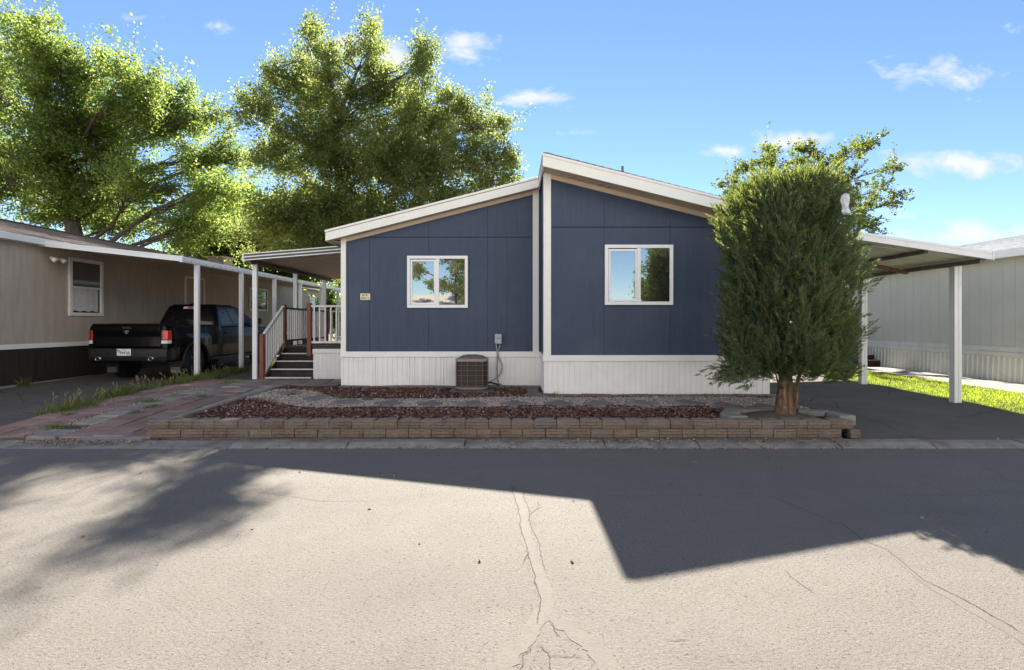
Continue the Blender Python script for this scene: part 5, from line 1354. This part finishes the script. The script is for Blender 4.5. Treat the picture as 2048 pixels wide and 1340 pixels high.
# ---- grasses
bladeT = np.array([(-.5, 0, 0), (.5, 0, 0), (.38, .06, .5), (-.38, .06, .5), (0, .26, 1)], float)
bladeF = [np.array([(0, 1, 2, 3)]), np.array([(3, 2, 4)])]
M['blade'] = leaf_mat('weed_grass_blade', [(.05, .085, .018), (.08, .12, .025), (.13, .15, .045), (.27, .24, .12)], [(.16, .26, .03), (.28, .38, .05), (.40, .42, .10), (.48, .42, .2)], .45)
M['lawn_blade'] = leaf_mat('lawn_grass_blade', [(.08, .14, .012), (.13, .19, .016), (.19, .22, .03)], [(.34, .50, .03), (.50, .62, .045), (.64, .65, .08)], .48)
def blades(name, P, h0, h1, w_, lean, m):
    N = len(P); D = np.stack([g.normal(0, lean, N), g.normal(0, lean, N), np.ones(N)], 1)
    h = g.uniform(h0, h1, (N, 1)); S = np.concatenate([np.full((N, 1), w_), h, h], 1)
    return scatter(name, bladeT, bladeF, P, rot_frames(D, g.uniform(0, 6.28, N)), S, m)
N = 26000
ys = 6.9 + (g.random(N) ** 1.25) * 12; xs = g.uniform(8.30, 10.36, N)
ht = .5 + .5 * np.clip(np.sin(xs * 3.1) + np.sin(ys * 2.3 + 1) + g.normal(0, .6, N), 0, 1.5)
me = blades('grass', np.stack([xs, ys, zs(h_drive_right, ys) + .004], 1), .025, .065, .008, .35, M['lawn_blade']); tag(link('grass', me), kind='stuff')
N = 17000
ys = 8.0 + g.random(N) ** .9 * 9.5; xs = -7.46 + g.normal(0, .13, N) + .10 * np.sin(ys * 1.7)
wv = np.sin(ys * 3.3) + np.sin(ys * 5.1 + 1) + .8 * np.sin(ys * 9 + 2); keep = g.random(N) < np.clip(.55 + .3 * wv, .08, 1) * np.clip((ys - 7.6) / 1.2, .12, 1); xs, ys = xs[keep], ys[keep]
me = blades('weeds', np.stack([xs, ys, zs(h_walk, ys) - .02], 1), .05, .20, .012, .55, M['blade']); tag(link('weeds', me), kind='stuff')
# foxtail heads on bent stalks among the weeds
fox = MB(); rf = random.Random(9)
def foxtail(b, x, y, z, h):
    lx, ly = rf.uniform(-.45, .45), rf.uniform(-.35, .35)
    p = [Vector((x, y, z)), Vector((x + lx * h * .3, y + ly * h * .3, z + h * .6)), Vector((x + lx * h * .75, y + ly * h * .75, z + h * .95))]
    b.tube(p, .0022, 3, False); d = (p[2] - p[1]).normalized() + Vector((lx * .5, 0, -.15))
    b.tube([p[2], p[2] + d * .02, p[2] + d * .055, p[2] + d * .085], [.003, .0095, .008, .001], 6)
for k in range(80):
    y = 8.4 + rf.random() ** 1.2 * 5.6; foxtail(fox, -7.44 + rf.gauss(0, .13), y, h_walk(y) - .02, rf.uniform(.14, .28))
M['fox'] = leaf_mat('dry_seed_head', [(.22, .19, .09), (.34, .28, .15), (.28, .26, .11)], [(.4, .36, .18), (.5, .42, .22)], .35)
tag(fox.build('seed_heads', M['fox'], norm=False), kind='stuff')
TG = 'small weed tufts growing between the pavers'
tufts = [(-6.52, 7.30, .17, 'lowest, on the grey slabs next to the end of the block wall', 150), (-6.06, 8.62, .15, 'in the gravel joint halfway up the walkway', 120), (-5.98, 8.15, .12, 'just below the middle of the walkway', 100),
         (-6.45, 9.1, .16, 'beside the red slabs at mid height of the walkway', 150), (-7.0, 8.05, .10, 'on the red slabs close to the long weeds', 60), (-6.35, 11.55, .15, 'bright green at the foot of the porch awning post', 90), (-5.75, 9.55, .10, 'tiny, halfway along the pale slabs near the bed', 60)]
for x, y, s, lab, n_ in tufts:
    P = np.stack([g.normal(0, s * .55, n_), g.normal(0, s * .4, n_), np.zeros(n_)], 1)
    me = blades('weed_tuft', P, .03, .09, .008, .7, M['lawn_blade'] if 'bright' in lab else M['blade']); o = link('weed_tuft', me, None, (x, y, h_walk(y) + .005)); tag(o, 'small weed tuft ' + lab, 'weed', TG)
for x, y, s, lab, n_, hf in [(-2.9, 8.9, .13, 'low green weed at the back edge of the gravel below the sign', 140, h_bed), (-2.45, 8.72, .10, 'smaller green weed right of another one at the gravel edge', 80, h_bed), (-4.05, 9.3, .12, 'sparse green weed at the left end of the gravel by the porch', 80, h_bed), (-10.85, 11.4, .12, 'leafy weed growing against the dark brown skirting at the left', 120, h_drive_left), (.62 + .12, 9.12, .04, 'thin upright weed at the foot of the inner corner of the home', 16, h_bed), (8.6, 8.95, .12, 'dark grass clump at the foot of the right carport post', 110, h_drive_right), (11.4, 11.2, .13, 'low weed at the foot of the corrugated skirting at the right', 120, h_drive_right)]:
    P = np.stack([g.normal(0, s * .6, n_), g.normal(0, s * .4, n_), np.zeros(n_)], 1)
    tall = 'leafy' in lab or 'thin' in lab
    me = blades('weed', P, .08 if tall else .03, .26 if 'leafy' in lab else .16 if tall else .09, .012 if tall else .009, .6, M['blade']); o = link('weed', me, None, (x, y, hf(y) + .006)); tag(o, lab, 'weed')
b = MB(); c = at(1727, 752, 11.6); b.tube([(8.30, 11.3, .17), (8.33, 11.28, .30), (8.42, 11.26, .40), (8.52, 11.25, .40), (8.535, 11.25, .31)], .006, 6); tag(b.build('bent_stalk', M['fox'], loc=(8.3, 11.3, .17)), 'dry bent stalk arching over the lawn beside the rear carport post', 'stalk')
# scattered dry leaves and twigs along the kerb and road
N = 560; xs = np.concatenate([g.uniform(-7, 5, 180), g.normal(2.0, 1.3, 330), g.uniform(-4, 4, 50)]); ys = np.concatenate([g.uniform(6.45, 6.75, 180), g.uniform(6.48, 6.8, 330), g.uniform(3.2, 6.3, 50)])
zz = np.where(ys < 6.5, .006, np.clip((ys - 6.5) * .4, 0, .055) + .008)
M['dry'] = plain('dry_leaf_litter', (.22, .15, .085), .9, bump=0, island=.6)
D = g.normal(0, .25, (N, 3)); D[:, 0] += g.normal(0, 1, N); D[:, 1] += g.normal(0, 1, N)
me = scatter('dry_litter', leafT, leafF, np.stack([xs, ys, zz], 1), rot_frames(D, g.uniform(0, 6.28, N)), g.uniform(.015, .045, (N, 1)) * np.ones((1, 3)), M['dry']); tag(link('dry_litter', me), kind='stuff')
